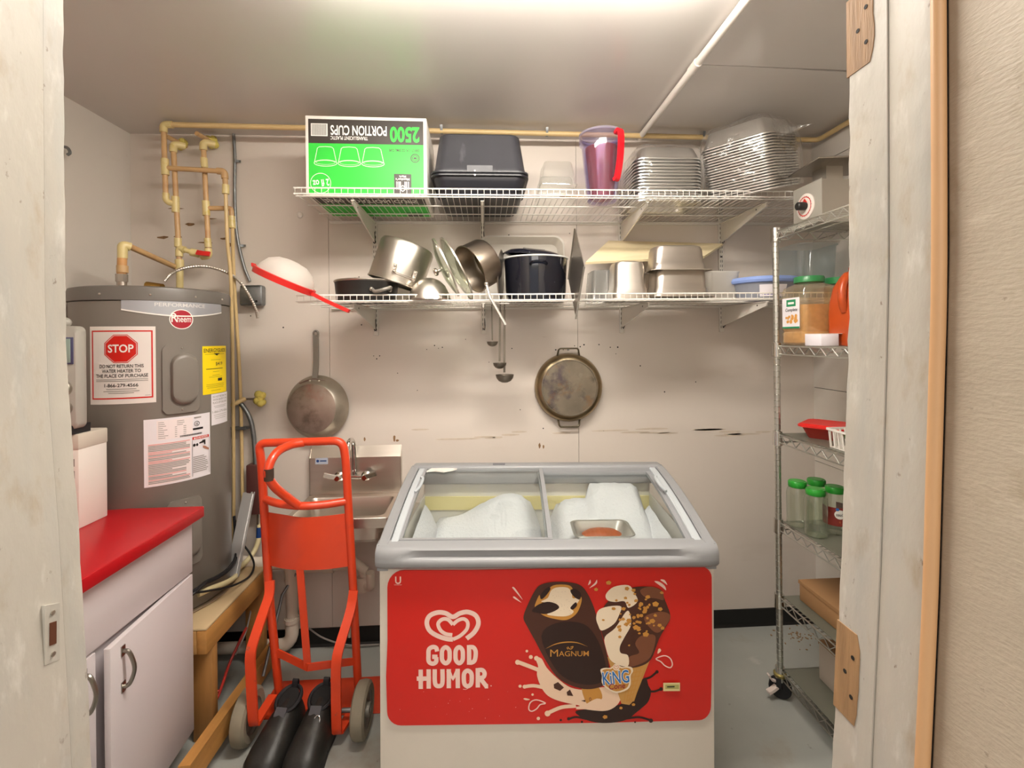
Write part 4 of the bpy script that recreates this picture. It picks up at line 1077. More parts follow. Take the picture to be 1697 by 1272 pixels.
# frosted divider boxes inside (step of the motor housing)
# lid frame: curved side rails, front bumper, back rail
def lidz(y): return FH + .066 + .115 * (1 - (1 - min(1, max(0, y / .58))) ** 1.6)
ys = [.0, .03, .08, .15, .23, .31, .40, .49, .56]
def rail(x0, x1, dz, t, name, m, parent):
    rings = []
    for y in ys:
        z = lidz(y) + dz
        rings.append([Vector((x0, y, z - t)), Vector((x1, y, z - t)), Vector((x1, y, z - .004)), Vector((x1 - .004 * (1 if x1 > x0 else -1), y, z)), Vector((x0 + .004, y, z)), Vector((x0, y, z - .004))])
    return MB().loft(rings, True, True).put(name, m, parent, angle=30)
n = 40
def bumper_ring(x):
    e = 1 - max(0, (abs(x) - (h - .06)) / .07)       # rounded ends
    e = math.sqrt(max(0, min(1, 1 - (1 - e) ** 2)))
    o = -.028 * (.4 + .6 * e)
    c = .016 * max(0, 1 - (x / (h - .07)) ** 8)       # finger groove
    return [Vector((x, .035, FH - .004)), Vector((x, o + .012, FH - .004)), Vector((x, o, FH + .008)), Vector((x, o - .001, FH + .022)), Vector((x, o + .2 * c, FH + .030)),
            Vector((x, o + c, FH + .034)), Vector((x, o + c * .8 + .002, FH + .047)), Vector((x, o + .009, FH + .058)), Vector((x, o + .022, FH + .067)), Vector((x, .035, FH + .0665 + .004))]
xs = [-h - .006 + (FW + .012) * (.5 - .5 * math.cos(pi * i / n)) for i in range(n + 1)]
lid = MB().loft([bumper_ring(x) for x in xs], True, True).put('lid_frame', FRAMEGREY, fz, angle=50)
rail(-h - .004, -h + .032, .001, .085, 'side_rail', FRAMEGREY, lid)
rail(h - .032, h + .004, .001, .085, 'side_rail', FRAMEGREY, lid)
rail(-h + .034, -h + .062, -.004, .03, 'inner_rail', mat('light grey rail', 'bcc2c6', .35), lid)
rail(h - .062, h - .034, -.004, .03, 'inner_rail', mat('light grey rail', 'bcc2c6', .35), lid)
MB().rbox(-h + .0, h - .0, .535, .605, FH + .10, lidz(.56) + .004, .012).put('back_rail', FRAMEGREY, lid)
MB().bbox(-.20, -.145, .553, .575, lidz(.56) + .003, lidz(.56) + .0065).put('latch_plate', mat('dark grey latch', '6a6a70', .4), lid)
# two sliding glass panes, the left one above the right one
def pane(x0, x1, dz, name_m):
    k = []
    for y in [.036, .08, .15, .23, .31, .40, .49, .535]:
        k.append((y, lidz(y) + dz))
    rings = [[Vector((x0, y, z - .004)), Vector((x1, y, z - .004)), Vector((x1, y, z)), Vector((x0, y, z))] for y, z in k]
    o = MB().loft(rings, True, True).put('glass_pane', GLASS, fz, angle=30)
    for xx in ((x0, x0 + .010), (x1 - .016, x1)):
        r2 = [[Vector((xx[0], y, z - .010)), Vector((xx[1], y, z - .010)), Vector((xx[1], y, z + .005)), Vector((xx[0], y, z + .005))] for y, z in k]
        MB().loft(r2, True, True).put('pane_edge', FRAMEGREY, o, angle=30)
    for q in (k[0], k[-1]):
        MB().bbox(x0, x1, q[0] - .006, q[0] + .008, q[1] - .010, q[1] + .004).put('pane_edge', FRAMEGREY, o, smooth=False)
    return o
pane(-h + .062, .022, -.008, '')
pane(-.0, h - .062, -.026, '')
# handles moulded at the outer ends of the panes
for s in (-1, 1):
    MB().bar(spline([(s * (h - .064), .30, lidz(.30) + .002), (s * (h - .076), .34, lidz(.34) + .004), (s * (h - .076), .40, lidz(.40) + .004), (s * (h - .064), .43, lidz(.43) + .002)], 4), .010, .006, (1, 0, 0)).put('pane_handle', mat('light grey rail', 'bcc2c6'), fz)
# torn paper remains on the glass, upper left
MB().prism([(-h + .075, .49), (-h + .09, .535), (-h + .16, .538), (-h + .205, .53), (-h + .185, .505), (-h + .15, .485), (-h + .11, .50)], lidz(.51) - .006, lidz(.51) - .001).put('torn_paper', CARDWHITE, fz, smooth=False)

# frost grown on the liner walls: one lumpy mass inside
def frost(x0, x1, y0, y1, z0, prof, seed, name='frost'):
    r4 = random.Random(seed); nx, ny = 26, 14
    from mathutils import noise
    vs = []; fs = []
    for i in range(nx + 1):
        for j in range(ny + 1):
            u, v = i / nx, j / ny
            x, y = x0 + (x1 - x0) * u, y0 + (y1 - y0) * v
            e = min(1, 6 * min(u, 1 - u, v + .12, 1.12 - v))
            z = z0 + prof(u, v) * (e ** .5 if e > 0 else 0) + .012 * noise.noise(Vector((x * 9 + seed, y * 9, 0))) + .004 * noise.noise(Vector((x * 40, y * 40, seed)))
            vs.append((x, y, z))
    for i in range(nx):
        for j in range(ny):
            a = i * (ny + 1) + j; fs.append((a, a + ny + 1, a + ny + 2, a + 1))
    m = len(vs)
    rim = [i * (ny + 1) for i in range(nx + 1)] + [nx * (ny + 1) + j for j in range(1, ny + 1)] + [i * (ny + 1) + ny for i in range(nx - 1, -1, -1)] + [j for j in range(ny - 1, 0, -1)]
    vs += [(vs[k][0], vs[k][1], .2405) for k in rim]
    q = len(rim)
    for k in range(q): fs.append((rim[k], m + k, m + (k + 1) % q, rim[(k + 1) % q]))
    fs.append(tuple(range(m, m + q)))
    return MB().add(vs, fs).put(name, FROST, fz, angle=80)
frost(-.50, .03, .05, .555, .60, lambda u, v: .02 + .27 * v ** 1.2 * (.55 + .45 * math.exp(-((u - .72) / .32) ** 2)) + .05 * math.exp(-((v - .35) / .12) ** 2) * (.6 + .4 * math.sin(7 * u)), 3)
frost(.03, .505, .05, .555, .60, lambda u, v: .165 - .05 * max(0, .35 - u) + .05 * v ** 2 + .16 * max(0, v - .5) * (1.5 if u > .42 else .5), 8)
frost(-.507, -.43, .05, .50, .60, lambda u, v: .19 + .05 * v - .14 * u * u, 5)
frost(.40, .507, .05, .52, .60, lambda u, v: .19 + .05 * v - .15 * (1 - u) ** 1.5, 6)
ft = thing('foil_tray', 'foil tray of brown dessert lying in the right half of the freezer', 'foil tray', (.432, 1.752, .785), (0, 0, math.radians(-3)))
ftm = MB(); R = []
for k, (a, b, z) in enumerate(((.085, .055, 0), (.10, .068, .045), (.103, .071, .05), (.112, .078, .052), (.113, .079, .049))):
    R.append([Vector((p_.x * (1 + (.02 if (i % 2 and 0 < k < 2) else 0)), p_.y * (1 + (.02 if (i % 2 and 0 < k < 2) else 0)), z)) for i, p_ in enumerate(rr(2 * a, 2 * b, .03, 0, 10))])
ftm.loft(R, True, False).put('tray', FOIL, ft)
MB().loft([ov(.075, .045, .03, 24), ov(.055, .03, .042, 24), ov(.01, .01, .046, 24)], True, True).put('dessert', mat('brown dessert', 'a4542c', .5, var=.15, vscale=40), ft)

# ------------------------------------------------------------------ printed poster on the front
K = .002005
def A(px, py): return ((px - 906) * K, FH - (py - 935) * K)
def AL(*pts): return [A(*q) for q in pts]
def corner(cx, cy, rx, ry, a0):
    return [(cx + rx * math.cos(math.radians(a0 + 15 * i)), cy + ry * math.sin(math.radians(a0 + 15 * i))) for i in range(7)]
edge = [(780, 943.5), (905, 942), (1060, 940)] + corner(1163, 958, 18, 18, -90) + [(1181.5, 1080)] + corner(1159, 1172, 20, 24, 0) + [(1000, 1199), (845, 1200)] \
    + corner(662, 1178, 23, 23, 90) + [(637.5, 1120), (640, 1060)] + corner(668, 971, 28, 28, 180)
po = MB().prism(AL(*edge), -.0008, .005, 'y').put('poster', PRINTRED, fz, smooth=False)
po['label'] = 'red poster with ice cream print'
pr = Print(lambda u, v, hh: Vector((u, -.0008 - hh, v)), .00025)
# corner mark
pr.text('corner_logo', PRINTPINK, 'U', *A(658, 965), .024, .020, bold=.02)
pr.text('corner_lettering', PRINTPINK, 'Unilever', *A(658, 967.5), .0035, .026)
# heart logo
def c7(x, y): return (620 + x * .2202, 930 + y * .2202)
def H7(*pts): return [A(*c7(*q)) for q in pts]
outer = H7((585, 420), (640, 372), (700, 358), (760, 378), (797, 435), (785, 500), (740, 550), (682, 578))
outer_in = H7((682, 577), (730, 530), (757, 470), (745, 420), (700, 393), (650, 398), (610, 425), (585, 446))
full = H7((585, 388), (630, 366), (700, 358), (765, 382), (799, 440), (785, 505), (740, 552), (682, 579), (735, 520), (757, 462), (740, 415), (700, 394), (640, 400), (590, 421),
          (540, 400), (490, 393), (440, 412), (412, 458), (430, 510), (480, 545), (540, 562), (585, 570), (640, 545), (690, 505), (709, 462), (695, 432), (655, 419), (615, 435), (585, 472),
          (550, 440), (510, 425), (505, 470))
# drawn as thick strokes that taper like the original mark
pr.line('heart_logo', PRINTPINK, H7((688, 577), (745, 530), (778, 465), (760, 405), (700, 376), (640, 385), (585, 412), (530, 384), (470, 378), (410, 403), (388, 455), (410, 515), (470, 555), (540, 578), (585, 582)), .0155, smooth=5)
pr.line('heart_logo', PRINTPINK, H7((585, 582), (640, 555), (690, 505), (697, 455), (668, 428), (625, 438), (585, 470)), .0120, smooth=5)
pr.line('heart_logo', PRINTPINK, H7((585, 470), (548, 432), (505, 430), (474, 462), (490, 510), (530, 540), (580, 549)), .0125, smooth=5)
pr.up()
# GOOD HUMOR drawn as rounded strokes
SW = 7.2 * K
def stroke(*pts, closed=False, sm=5): pr.line('brand_lettering', PRINTPINK, H7(*pts), 33 * .2202 * K, closed, sm)
def poly_(*pts): pr.line('brand_lettering', PRINTPINK, H7(*pts), 33 * .2202 * K, False, 0)
stroke((466, 672), (458, 645), (432, 638), (404, 656), (400, 700), (403, 748), (432, 764), (457, 750), (459, 715)); poly_((468, 712), (428, 712))
for x0, x1, a, b in ((501, 560, 640, 762), (604, 660, 640, 762)):
    m = (x0 + x1) / 2
    stroke((m, a), (x1 - 4, a + 22), (x1, (a + b) / 2), (x1 - 4, b - 22), (m, b), (x0 + 4, b - 22), (x0, (a + b) / 2), (x0 + 4, a + 22), closed=True)
poly_((707, 625), (707, 774)); stroke((707, 640), (738, 643), (755, 668), (756, 705), (748, 742), (728, 757), (707, 758))
poly_((341, 808), (341, 954)); poly_((401, 806), (401, 952)); poly_((311, 876), (418, 876))
stroke((447, 806), (447, 890), (455, 925), (478, 934), (499, 924), (506, 890), (505, 806))
poly_((553, 950), (553, 806)); poly_((548, 815), (584, 878), (622, 812)); poly_((620, 804), (621, 950))
stroke((695, 818), (722, 838), (726, 880), (720, 920), (695, 936), (672, 920), (666, 880), (670, 838), closed=True)
poly_((772, 800), (772, 946)); stroke((772, 815), (806, 815), (823, 838), (815, 866), (785, 876), (772, 877)); poly_((790, 876), (835, 936)); poly_((824, 937), (850, 937))
pr.disc('registered_mark', PRINTPINK, *A(*c7(872, 934)), .0022)
pr.line('smile_mark', PRINTPINK, H7((660, 958), (680, 960), (698, 953)), .0016)
# art, coordinates measured on a 1681 x 1272 blow-up of the right half
def c8(x, y): return (830 + x * .2201, 930 + y * .2201)
def G(*pts): return [A(*c8(*q)) for q in pts]
def gp(key, m, *pts, sm=4): pr.poly(key, m, G(*pts), smooth=sm)
def gl(key, m, w, *pts, sm=4, **k): pr.line(key, m, G(*pts), w * .2201 * K, smooth=sm, **k)
# dark chocolate splash
pr.layer = 2
gp('chocolate_splash', PRINTCHOC2, (1085, 880), (1110, 940), (1130, 985), (1110, 1060), (1060, 1110), (1010, 1150), (960, 1190), (880, 1215), (760, 1222), (660, 1205), (590, 1170), (560, 1130), (700, 1110), (900, 1080), (1000, 960))
for pts in (((1090, 890), (1130, 875), (1172, 840)), ((1120, 985), (1160, 985), (1205, 968)), ((640, 1190), (560, 1175), (505, 1190)), ((940, 1190), (1040, 1180), (1130, 1205))):
    gl('chocolate_splash', PRINTCHOC2, 16, *pts)
for x, y, r in ((1175, 838, 13), (1206, 968, 14), (505, 1188, 12), (1128, 1207, 16), (605, 1212, 9), (1008, 1217, 7), (445, 1197, 9)): pr.disc('chocolate_drop', PRINTCHOC2, *A(*c8(x, y)), r * .2201 * K)
pr.up()
# cream splash
gp('cream_splash', PRINTCREAM2, (255, 725), (300, 730), (340, 800), (420, 880), (520, 950), (640, 970), (760, 950), (850, 960), (885, 1010), (890, 1060), (840, 1110), (760, 1130), (680, 1115), (560, 1115), (590, 1090), (500, 1070), (400, 1040), (335, 1000), (290, 930), (265, 850), (275, 790))
for pts, w in ((((275, 815), (200, 785), (130, 758)), 30), (((320, 950), (240, 935), (170, 942)), 26), (((560, 1090), (450, 1100), (345, 1143)), 28)):
    gl('cream_splash', PRINTCREAM2, w, *pts)
for x, y, r in ((120, 757, 19), (172, 942, 15), (345, 1146, 22), (138, 938, 12), (190, 673, 10), (220, 718, 15), (232, 1002, 9), (275, 1183, 13), (262, 728, 18)): pr.disc('cream_drop', PRINTCREAM2, *A(*c8(x, y)), r * .2201 * K)
for pts in (((185, 1045), (163, 1035), (172, 1028), (195, 1032), (212, 1040)), ((1180, 700), (1186, 665), (1200, 662), (1206, 680))):
    gp('cream_drop', PRINTPINK, *pts)
gl('drop_outline', PRINTPINK, 9, (330, 1068), (262, 1042), (215, 1062), (203, 1110), (225, 1128), (262, 1110), (290, 1078), closed=True)
gl('drop_outline#2', PRINTPINK, 9, (1168, 738), (1230, 715), (1275, 735), (1292, 780), (1275, 806), (1235, 790), (1205, 760), closed=True)
for pts in (((80, 192), (95, 200), (160, 285)), ((86, 262), (98, 268), (150, 306)), ((722, 136), (712, 165), (665, 200)), ((672, 136), (668, 158), (655, 178))):
    gl('motion_mark', PRINTPINK, 14, *pts, taper=True)
gp('motion_mark', PRINTPINK, (1158, 152), (1195, 155), (1235, 185), (1246, 220), (1215, 195)); gp('motion_mark', PRINTPINK, (1203, 140), (1235, 142), (1256, 180), (1235, 165))
# stick bar coated in chocolate
gp('stick', PRINTGOLD, (605, 930), (720, 940), (760, 1030), (700, 1075), (640, 1070))
gp('cream_splash_front', PRINTCREAM2, (550, 1100), (620, 1085), (720, 1035), (800, 1060), (890, 1040), (885, 1065), (830, 1115), (760, 1130), (640, 1118)); pr.up()
pr.disc('stick_stamp', PRINTCHOC3, *A(*c8(668, 1040)), .004, .006, hole=.6)
gp('chocolate_chunk', PRINTCHOC, (392, 925), (425, 908), (470, 950), (440, 975), (395, 955), sm=1); gp('chocolate_chunk', PRINTCHOC, (490, 985), (515, 965), (540, 1015), (495, 1010), sm=1); gp('chocolate_chunk', PRINTCHOC, (600, 1050), (632, 1045), (632, 1060), sm=1)
gp('chocolate_bar', PRINTCHOC, (165, 420), (190, 340), (250, 220), (300, 170), (400, 150), (520, 155), (600, 180), (650, 240), (700, 350), (760, 560), (800, 720), (815, 850), (790, 920), (720, 955), (620, 962), (500, 925), (410, 860), (330, 740), (250, 590), (190, 480)); pr.up()
gp('chocolate_shine', PRINTCHOC2, (300, 560), (420, 460), (620, 470), (730, 600), (790, 800), (770, 900), (660, 930), (520, 900), (400, 800))
gp('caramel_edge', PRINTGOLD, (355, 205), (400, 175), (480, 172), (530, 190), (560, 255), (600, 262), (605, 300), (580, 370), (540, 415), (480, 440), (400, 430), (330, 410), (285, 380), (280, 350), (320, 300), (250, 340), (285, 250), (300, 280)); pr.up()
gp('vanilla_filling', PRINTCREAM, (375, 215), (420, 192), (500, 195), (530, 235), (540, 275), (590, 270), (575, 310), (545, 330), (520, 350), (545, 375), (520, 400), (470, 412), (380, 405), (345, 390), (430, 345), (400, 310), (300, 300), (350, 270)); pr.up()
gp('chocolate_flap', PRINTCHOC2, (230, 370), (270, 325), (345, 300), (410, 315), (435, 345), (390, 375), (330, 392), (280, 385))
gp('chocolate_flap', PRINTCHOC, (520, 215), (560, 205), (600, 240), (590, 285), (545, 260)); gp('chocolate_flap', PRINTCHOC2, (520, 345), (560, 305), (570, 330), (540, 360))
gp('chocolate_flap', PRINTCHOC3, (300, 240), (350, 190), (370, 205), (330, 260), (300, 280))
rr4 = random.Random(11)
for k in range(26): pr.disc('vanilla_speck', PRINTCHOC3, *A(*c8(rr4.uniform(390, 520), rr4.uniform(215, 395))), .0006)
gl('gold_arc', PRINTGOLD, 9, (330, 655), (400, 622), (480, 606), (570, 610), (650, 640), taper=True)
pr.text('bar_lettering', PRINTGOLD, 'AGNUM', *A(*c8(545, 712)), .0175, .100, bold=.002, slant=0)
pr.text('bar_lettering', PRINTGOLD, 'M', *A(*c8(396, 714)), .0240, .026, bold=0)
gl('bar_crest', PRINTGOLD, 6, (500, 640), (512, 656), (528, 656), (540, 638), (520, 645)); gl('bar_crest', PRINTGOLD, 6, (492, 645), (500, 660)); pr.up()
# cone
pr.layer = 4
gp('waffle_cone', PRINTWAFFLE, (800, 720), (960, 800), (1120, 750), (1060, 900), (1000, 1050), (965, 1085), (905, 1075), (880, 1000), sm=1)
pr.up()
for k in range(9):
    a = 780 + k * 34
    gl('waffle_line', PRINTGOLD, 6, (945, a), (1085 - k * 12, a - 18), sm=0)
for k in range(5): gl('waffle_line', PRINTGOLD, 5, (965 + k * 30, 800), (925 + k * 18, 1060), sm=0)
gp('chocolate_top', PRINTCHOC, (745, 470), (780, 330), (900, 230), (1000, 195), (1110, 190), (1200, 215), (1240, 300), (1278, 420), (1240, 500), (1190, 590), (1130, 740), (1040, 795), (940, 800), (840, 760), (790, 640)); pr.up()
gp('milk_chocolate_swirl', PRINTCHOC3, (1050, 215), (1130, 190), (1210, 220), (1228, 290), (1170, 280), (1080, 265)); gp('milk_chocolate_swirl', PRINTCHOC3, (1080, 420), (1200, 380), (1278, 410), (1240, 490), (1180, 540), (1120, 500))
gp('milk_chocolate_swirl', PRINTCHOC3, (1010, 620), (1060, 560), (1160, 560), (1150, 660), (1110, 740), (1020, 785), (960, 790), (965, 720), (1040, 690))
gp('vanilla_swirl', PRINTCREAM, (790, 245), (850, 190), (960, 178), (1000, 230), (1030, 300), (960, 350), (930, 300), (860, 305), (800, 290)); gp('vanilla_swirl', PRINTCREAM, (715, 420), (740, 360), (830, 335), (905, 340), (890, 400), (850, 470), (760, 520), (730, 480))
gp('vanilla_swirl', PRINTCREAM, (780, 570), (860, 500), (940, 380), (970, 390), (978, 480), (930, 570), (895, 640), (900, 690), (955, 710), (955, 790), (880, 780), (820, 740), (790, 660)); pr.up()
for k in range(64):
    t = rr4.random()
    x = rr4.gauss(1030, 95); y = rr4.gauss(390, 95)
    if 760 < x < 1250 and 200 < y < 640:
        r = rr4.uniform(9, 20); a0 = rr4.uniform(0, 6)
        pr.poly('chopped_nut', PRINTNUT if k % 3 else PRINTGOLD, [A(*c8(x + r * math.cos(a0 + i * 1.26) * rr4.uniform(.7, 1.2), y + r * .8 * math.sin(a0 + i * 1.26) * rr4.uniform(.7, 1.2))) for i in range(5)])
for x, y, r in ((810, 158, 22), (715, 208, 17), (1165, 322, 27), (1200, 360, 20), (1140, 450, 24), (1195, 482, 18), (1015, 498, 25), (1090, 550, 26), (965, 455, 18), (893, 568, 14), (780, 1172, 20), (900, 1105, 14), (995, 1080, 15)):
    a0 = rr4.uniform(0, 6)
    pr.poly('chopped_nut', PRINTNUT, [A(*c8(x + r * math.cos(a0 + i * 1.26), y + r * .8 * math.sin(a0 + i * 1.26))) for i in range(5)])
pr.up()
sh = ((745, 815), (780, 800), (820, 800), (865, 775), (910, 795), (950, 790), (985, 800), (992, 830), (975, 860), (975, 920), (950, 965), (865, 992), (790, 955), (755, 910), (757, 860))
gp('shield_badge', PRINTCREAM, *sh, sm=3); pr.up()
gp('shield_badge_centre', PRINTGOLD, *[(865 + (x - 865) * .88, 880 + (y - 880) * .88) for x, y in sh], sm=3); pr.up()
pr.disc('badge_heart', PRINTCREAM, *A(*c8(865, 795)), 26 * .2201 * K); pr.up()
pr.line('badge_heart_line', PRINTRED, G((865, 812), (845, 795), (850, 782), (865, 790), (880, 782), (885, 795), (868, 810)), .0011)
pr.text('badge_lettering_rim', PRINTWHITE, 'KiNG', *A(*c8(866, 918)), .042, .090, bold=.05, rot=.10); pr.up()
pr.text('badge_lettering', PRINTBLUE, 'KiNG', *A(*c8(866, 918)), .042, .088, bold=.012, rot=.10)
pr.text('badge_script', mat('print crimson', '8e1c30', .4), 'Cone', *A(*c8(870, 958)), .019, .055, bold=.012, rot=.10, slant=.15)
# small dated sticker and glue residue
pr.rect('date_sticker', mat('print straw', 'e4d49c', .5), *[A(*c8(1220, 0))[0], A(*c8(1347, 0))[0], A(0, c8(0, 978)[1])[1], A(0, c8(0, 915)[1])[1]]); pr.up()
pr.rect('date_sticker_band', mat('print olive band', 'b8b26a', .5), *[A(*c8(1235, 0))[0], A(*c8(1338, 0))[0], A(0, c8(0, 962)[1])[1], A(0, c8(0, 928)[1])[1]]); pr.up()
pr.line('date_smudge', PRINTBLACK, G((1248, 945), (1306, 944)), .004); pr.up()
for k in range(18): pr.disc('flaked_print', PRINTPINK, *A(rr4.uniform(650, 860), rr4.uniform(1120, 1195)), rr4.uniform(.0005, .0012))
pr.done(po)
# tape residue at the top right corner of the body, wrinkled strip edge
MB().prism([((1120 - 906) * K, FH - .001), ((1165 - 906) * K, FH - .001), ((1166 - 906) * K, FH - .010), ((1118 - 906) * K, FH - .012)], .0035, .0055, 'y').put('tape_residue', mat('olive tape residue', '9a8a58', .6, var=.3, vscale=80), fz, smooth=False)

# ================================================================== white wire shelves on slotted standards
SX0, SX1, SYF, SYB = -.78, 1.735, 1.985, 2.438
def wire_shelf(label, zd, x0):
    r = thing('wire_shelf', label, 'shelf', (x0, SYB, zd))
    L_, dy = SX1 - x0, SYF - SYB
    def rod(y, z, rad, name):
        MB().tube([(0, y, z), (L_, y, z)], rad, 6).put(name, WIREWHITE, r)
    rod(dy, .0225, .0032, 'front_rod'); rod(dy, -.002, .0032, 'front_rod')
    rod(dy + .022, -.005, .003, 'deck_rod'); rod(dy + .16, -.005, .003, 'deck_rod'); rod(dy + .30, -.005, .003, 'deck_rod'); rod(-.006, -.005, .0032, 'rear_rod')
    m = MB(); x = .006
    while x < L_:
        m.tube([(x, -.002, 0), (x, dy - .001, 0), (x, dy - .001, .023)], .0015, 4); x += .0268
    tag(m.put('cross_wire', WIREWHITE, r), kind='stuff')
    # white edge strip against the wall
    MB().bbox(0, L_, .003, .011, -.014, -.006).put('wall_strip', WIREWHITE, r, smooth=False)
    for bx_ in (-.556, -.005, .722, 1.262):
        x = bx_ - x0
        b = MB().prism([(.004, -.012), (.004, -.112), (-.02, -.108), (-.40, -.030), (-.405, -.012)], x - .003, x + .003, 'x')
        b.bbox(x - .008, x + .008, -.40, .002, -.013, -.0095)
        bo = b.put('bracket', WHITESTEEL, r, smooth=False)
        MB().cyl((x - .0038, -.33, -.024), (x + .0038, -.33, -.024), .004, n=8).put('bracket_hole', DARK, bo)
        MB().tube(spline([(x + .004, -.018, -.06), (x + .007, -.022, -.10), (x + .003, -.012, -.118), (x - .004, -.018, -.112)], 4), .002, 6).put('wire_clip', BLACKVINYL, bo)
    return r
wire_shelf('upper white wire shelf loaded with a green box, black tubs and foil pans', 2.160, -.78)
wire_shelf('lower white wire shelf loaded with pots, lids and steel pans', 1.717, -.775)
for i, (x, lab) in enumerate(((-.556, 'leftmost white slotted wall rail holding the wire shelf brackets'), (-.005, 'white slotted wall rail behind the black tubs and tilted saucepan'),
                              (.722, 'white slotted wall rail behind the stacked steel pans'), (1.262, 'rightmost white slotted wall rail beside the wire rack'))):
    st = thing('shelf_standard', lab, 'wall rail', (x, YB, 1.575), group='slotted shelf standards')
    MB().rbox(-.0125, .0125, -.011, -.0005, 0, .74, .002).put('rail', WHITESTEEL, st)
    sl = MB(); z = .02
    while z < .73:
        for s in (-1, 1): sl.bbox(s * .005 - .0012, s * .005 + .0012, -.0116, -.0105, z, z + .013)
        z += .025
    tag(sl.put('slot', DARK, st, smooth=False), kind='stuff')
    for z in (.06, .40): MB().cyl((0, -.011, z), (0, -.0125, z), .004, n=8).put('screw', DARK, st)

# ------------------------------------------------------------------ upper shelf
ZU = 2.1645
bxo = (-.494, 2.035, ZU)
cbx = thing('portion_cup_box', 'green and white portion cup carton standing upside down on the top shelf', 'box', bxo, (0, 0, math.radians(1)))
BW, BD, BH = .506, .35, .338
MB().rbox(-BW / 2, BW / 2, 0, BD, 0, BH, .003).put('carton', CARDWHITE, cbx)
S_ = BW / 797.0
def bu(x, y): return (-BW / 2 + (x - 146) * S_, BH - (y - 86) * BH / 516.0)
p = Print(lambda u, v, hh: Vector((u, -hh, v)), .0003)
def brect(k, m, x0, x1, y0, y1):
    a = bu(x0, y0); b = bu(x1, y1); p.rect(k, m, a[0], b[0], b[1], a[1])
brect('black_band', PRINTDKBROWN, 166, 922, 108, 268); brect('green_panel', PRINTGREEN, 166, 922, 264, 588); p.up()
p.text('lettering_2500', PRINTGREEN, '2500', *bu(797, 152), .0615, .125, bold=.035, rot=pi)
p.text('lettering', PRINTWHITE, 'PORTION CUPS', *bu(494, 148), .040, .234, bold=.02, rot=pi)
p.text('lettering', PRINTWHITE, 'TRANSLUCENT PLASTIC', *bu(431, 217), .0145, .155, bold=.012, rot=pi)
brect('barcode_panel', PRINTWHITE, 183, 291, 137, 218); p.up()
for k in range(26):
    x = 189 + k * 3.7
    brect('barcode', PRINTBLACK, x, x + (1.4 if k % 3 else 2.4), 141, 213)
p.text('small_lettering', PRINTDKBROWN, '2500 CT - 2 FL OZ (59ML) CUPS', *bu(794, 293), .0105, .128, bold=.03, rot=pi)
p.disc('seal', PRINTDKBROWN, *bu(865, 351), .0195, hole=.80); p.disc('seal', PRINTDKBROWN, *bu(865, 351), .0128, hole=.78)
brect('seal_print', PRINTDKBROWN, 855, 875, 345, 357)
CUPLINE = mat('print pale green', 'c9f2c4', .45)
for cx in (276, 431, 586):
    p.line('cup_drawing', CUPLINE, [bu(cx - 72, 390), bu(cx - 52, 296), bu(cx - 40, 288), bu(cx, 285), bu(cx + 40, 288), bu(cx + 52, 298), bu(cx + 72, 390)], .0028)
    p.line('cup_drawing', CUPLINE, [bu(cx + 74 * math.cos(2 * pi * i / 28), 392 + 20 * math.sin(2 * pi * i / 28)) for i in range(28)], .0030, True)
    p.line('cup_drawing', CUPLINE, [bu(cx + 62 * math.cos(2 * pi * i / 28), 388 + 13 * math.sin(2 * pi * i / 28)) for i in range(28)], .0014, True)
p.disc('size_ring', PRINTWHITE, *bu(243, 522), .043, hole=.95)
p.text('size_lettering', PRINTWHITE, '2 fl oz', *bu(243, 500), .028, .068, bold=.02, rot=pi + .12)
brect('dark_label', PRINTDKBROWN, 724, 839, 455, 586); p.up()
p.text('label_lettering', PRINTWHITE, "Member's", *bu(780, 483), .0095, .058, bold=.01, rot=pi); p.text('label_lettering', PRINTWHITE, 'Mark', *bu(780, 465), .0095, .030, bold=.01, rot=pi)
for dx in (0, 14, 26):
    p.line('label_logo', PRINTWHITE, [bu(742 + dx * .9, 505), bu(742 + dx * .9, 556), bu(781, 530 + dx * 1.5), bu(820 - dx * .9, 556), bu(820 - dx * .9, 505)], .0042)
p.done(cbx)
p = Print(lambda u, v, hh: Vector((u, v, -hh)), .0003)
p.rect('green_panel_under', PRINTGREEN, -BW / 2 + .015, BW / 2 - .015, .12, BD - .015); p.rect('dark_band_under', PRINTDKBROWN, -BW / 2 + .015, BW / 2 - .015, .03, .12); p.up()
p.text('lettering_under', PRINTWHITE, '2500 PORTION CUPS', 0, .05, .045, .40, bold=.02); p.rect('dark_label_under', PRINTDKBROWN, .13, .20, BD - .09, BD - .02)
p.done(cbx)

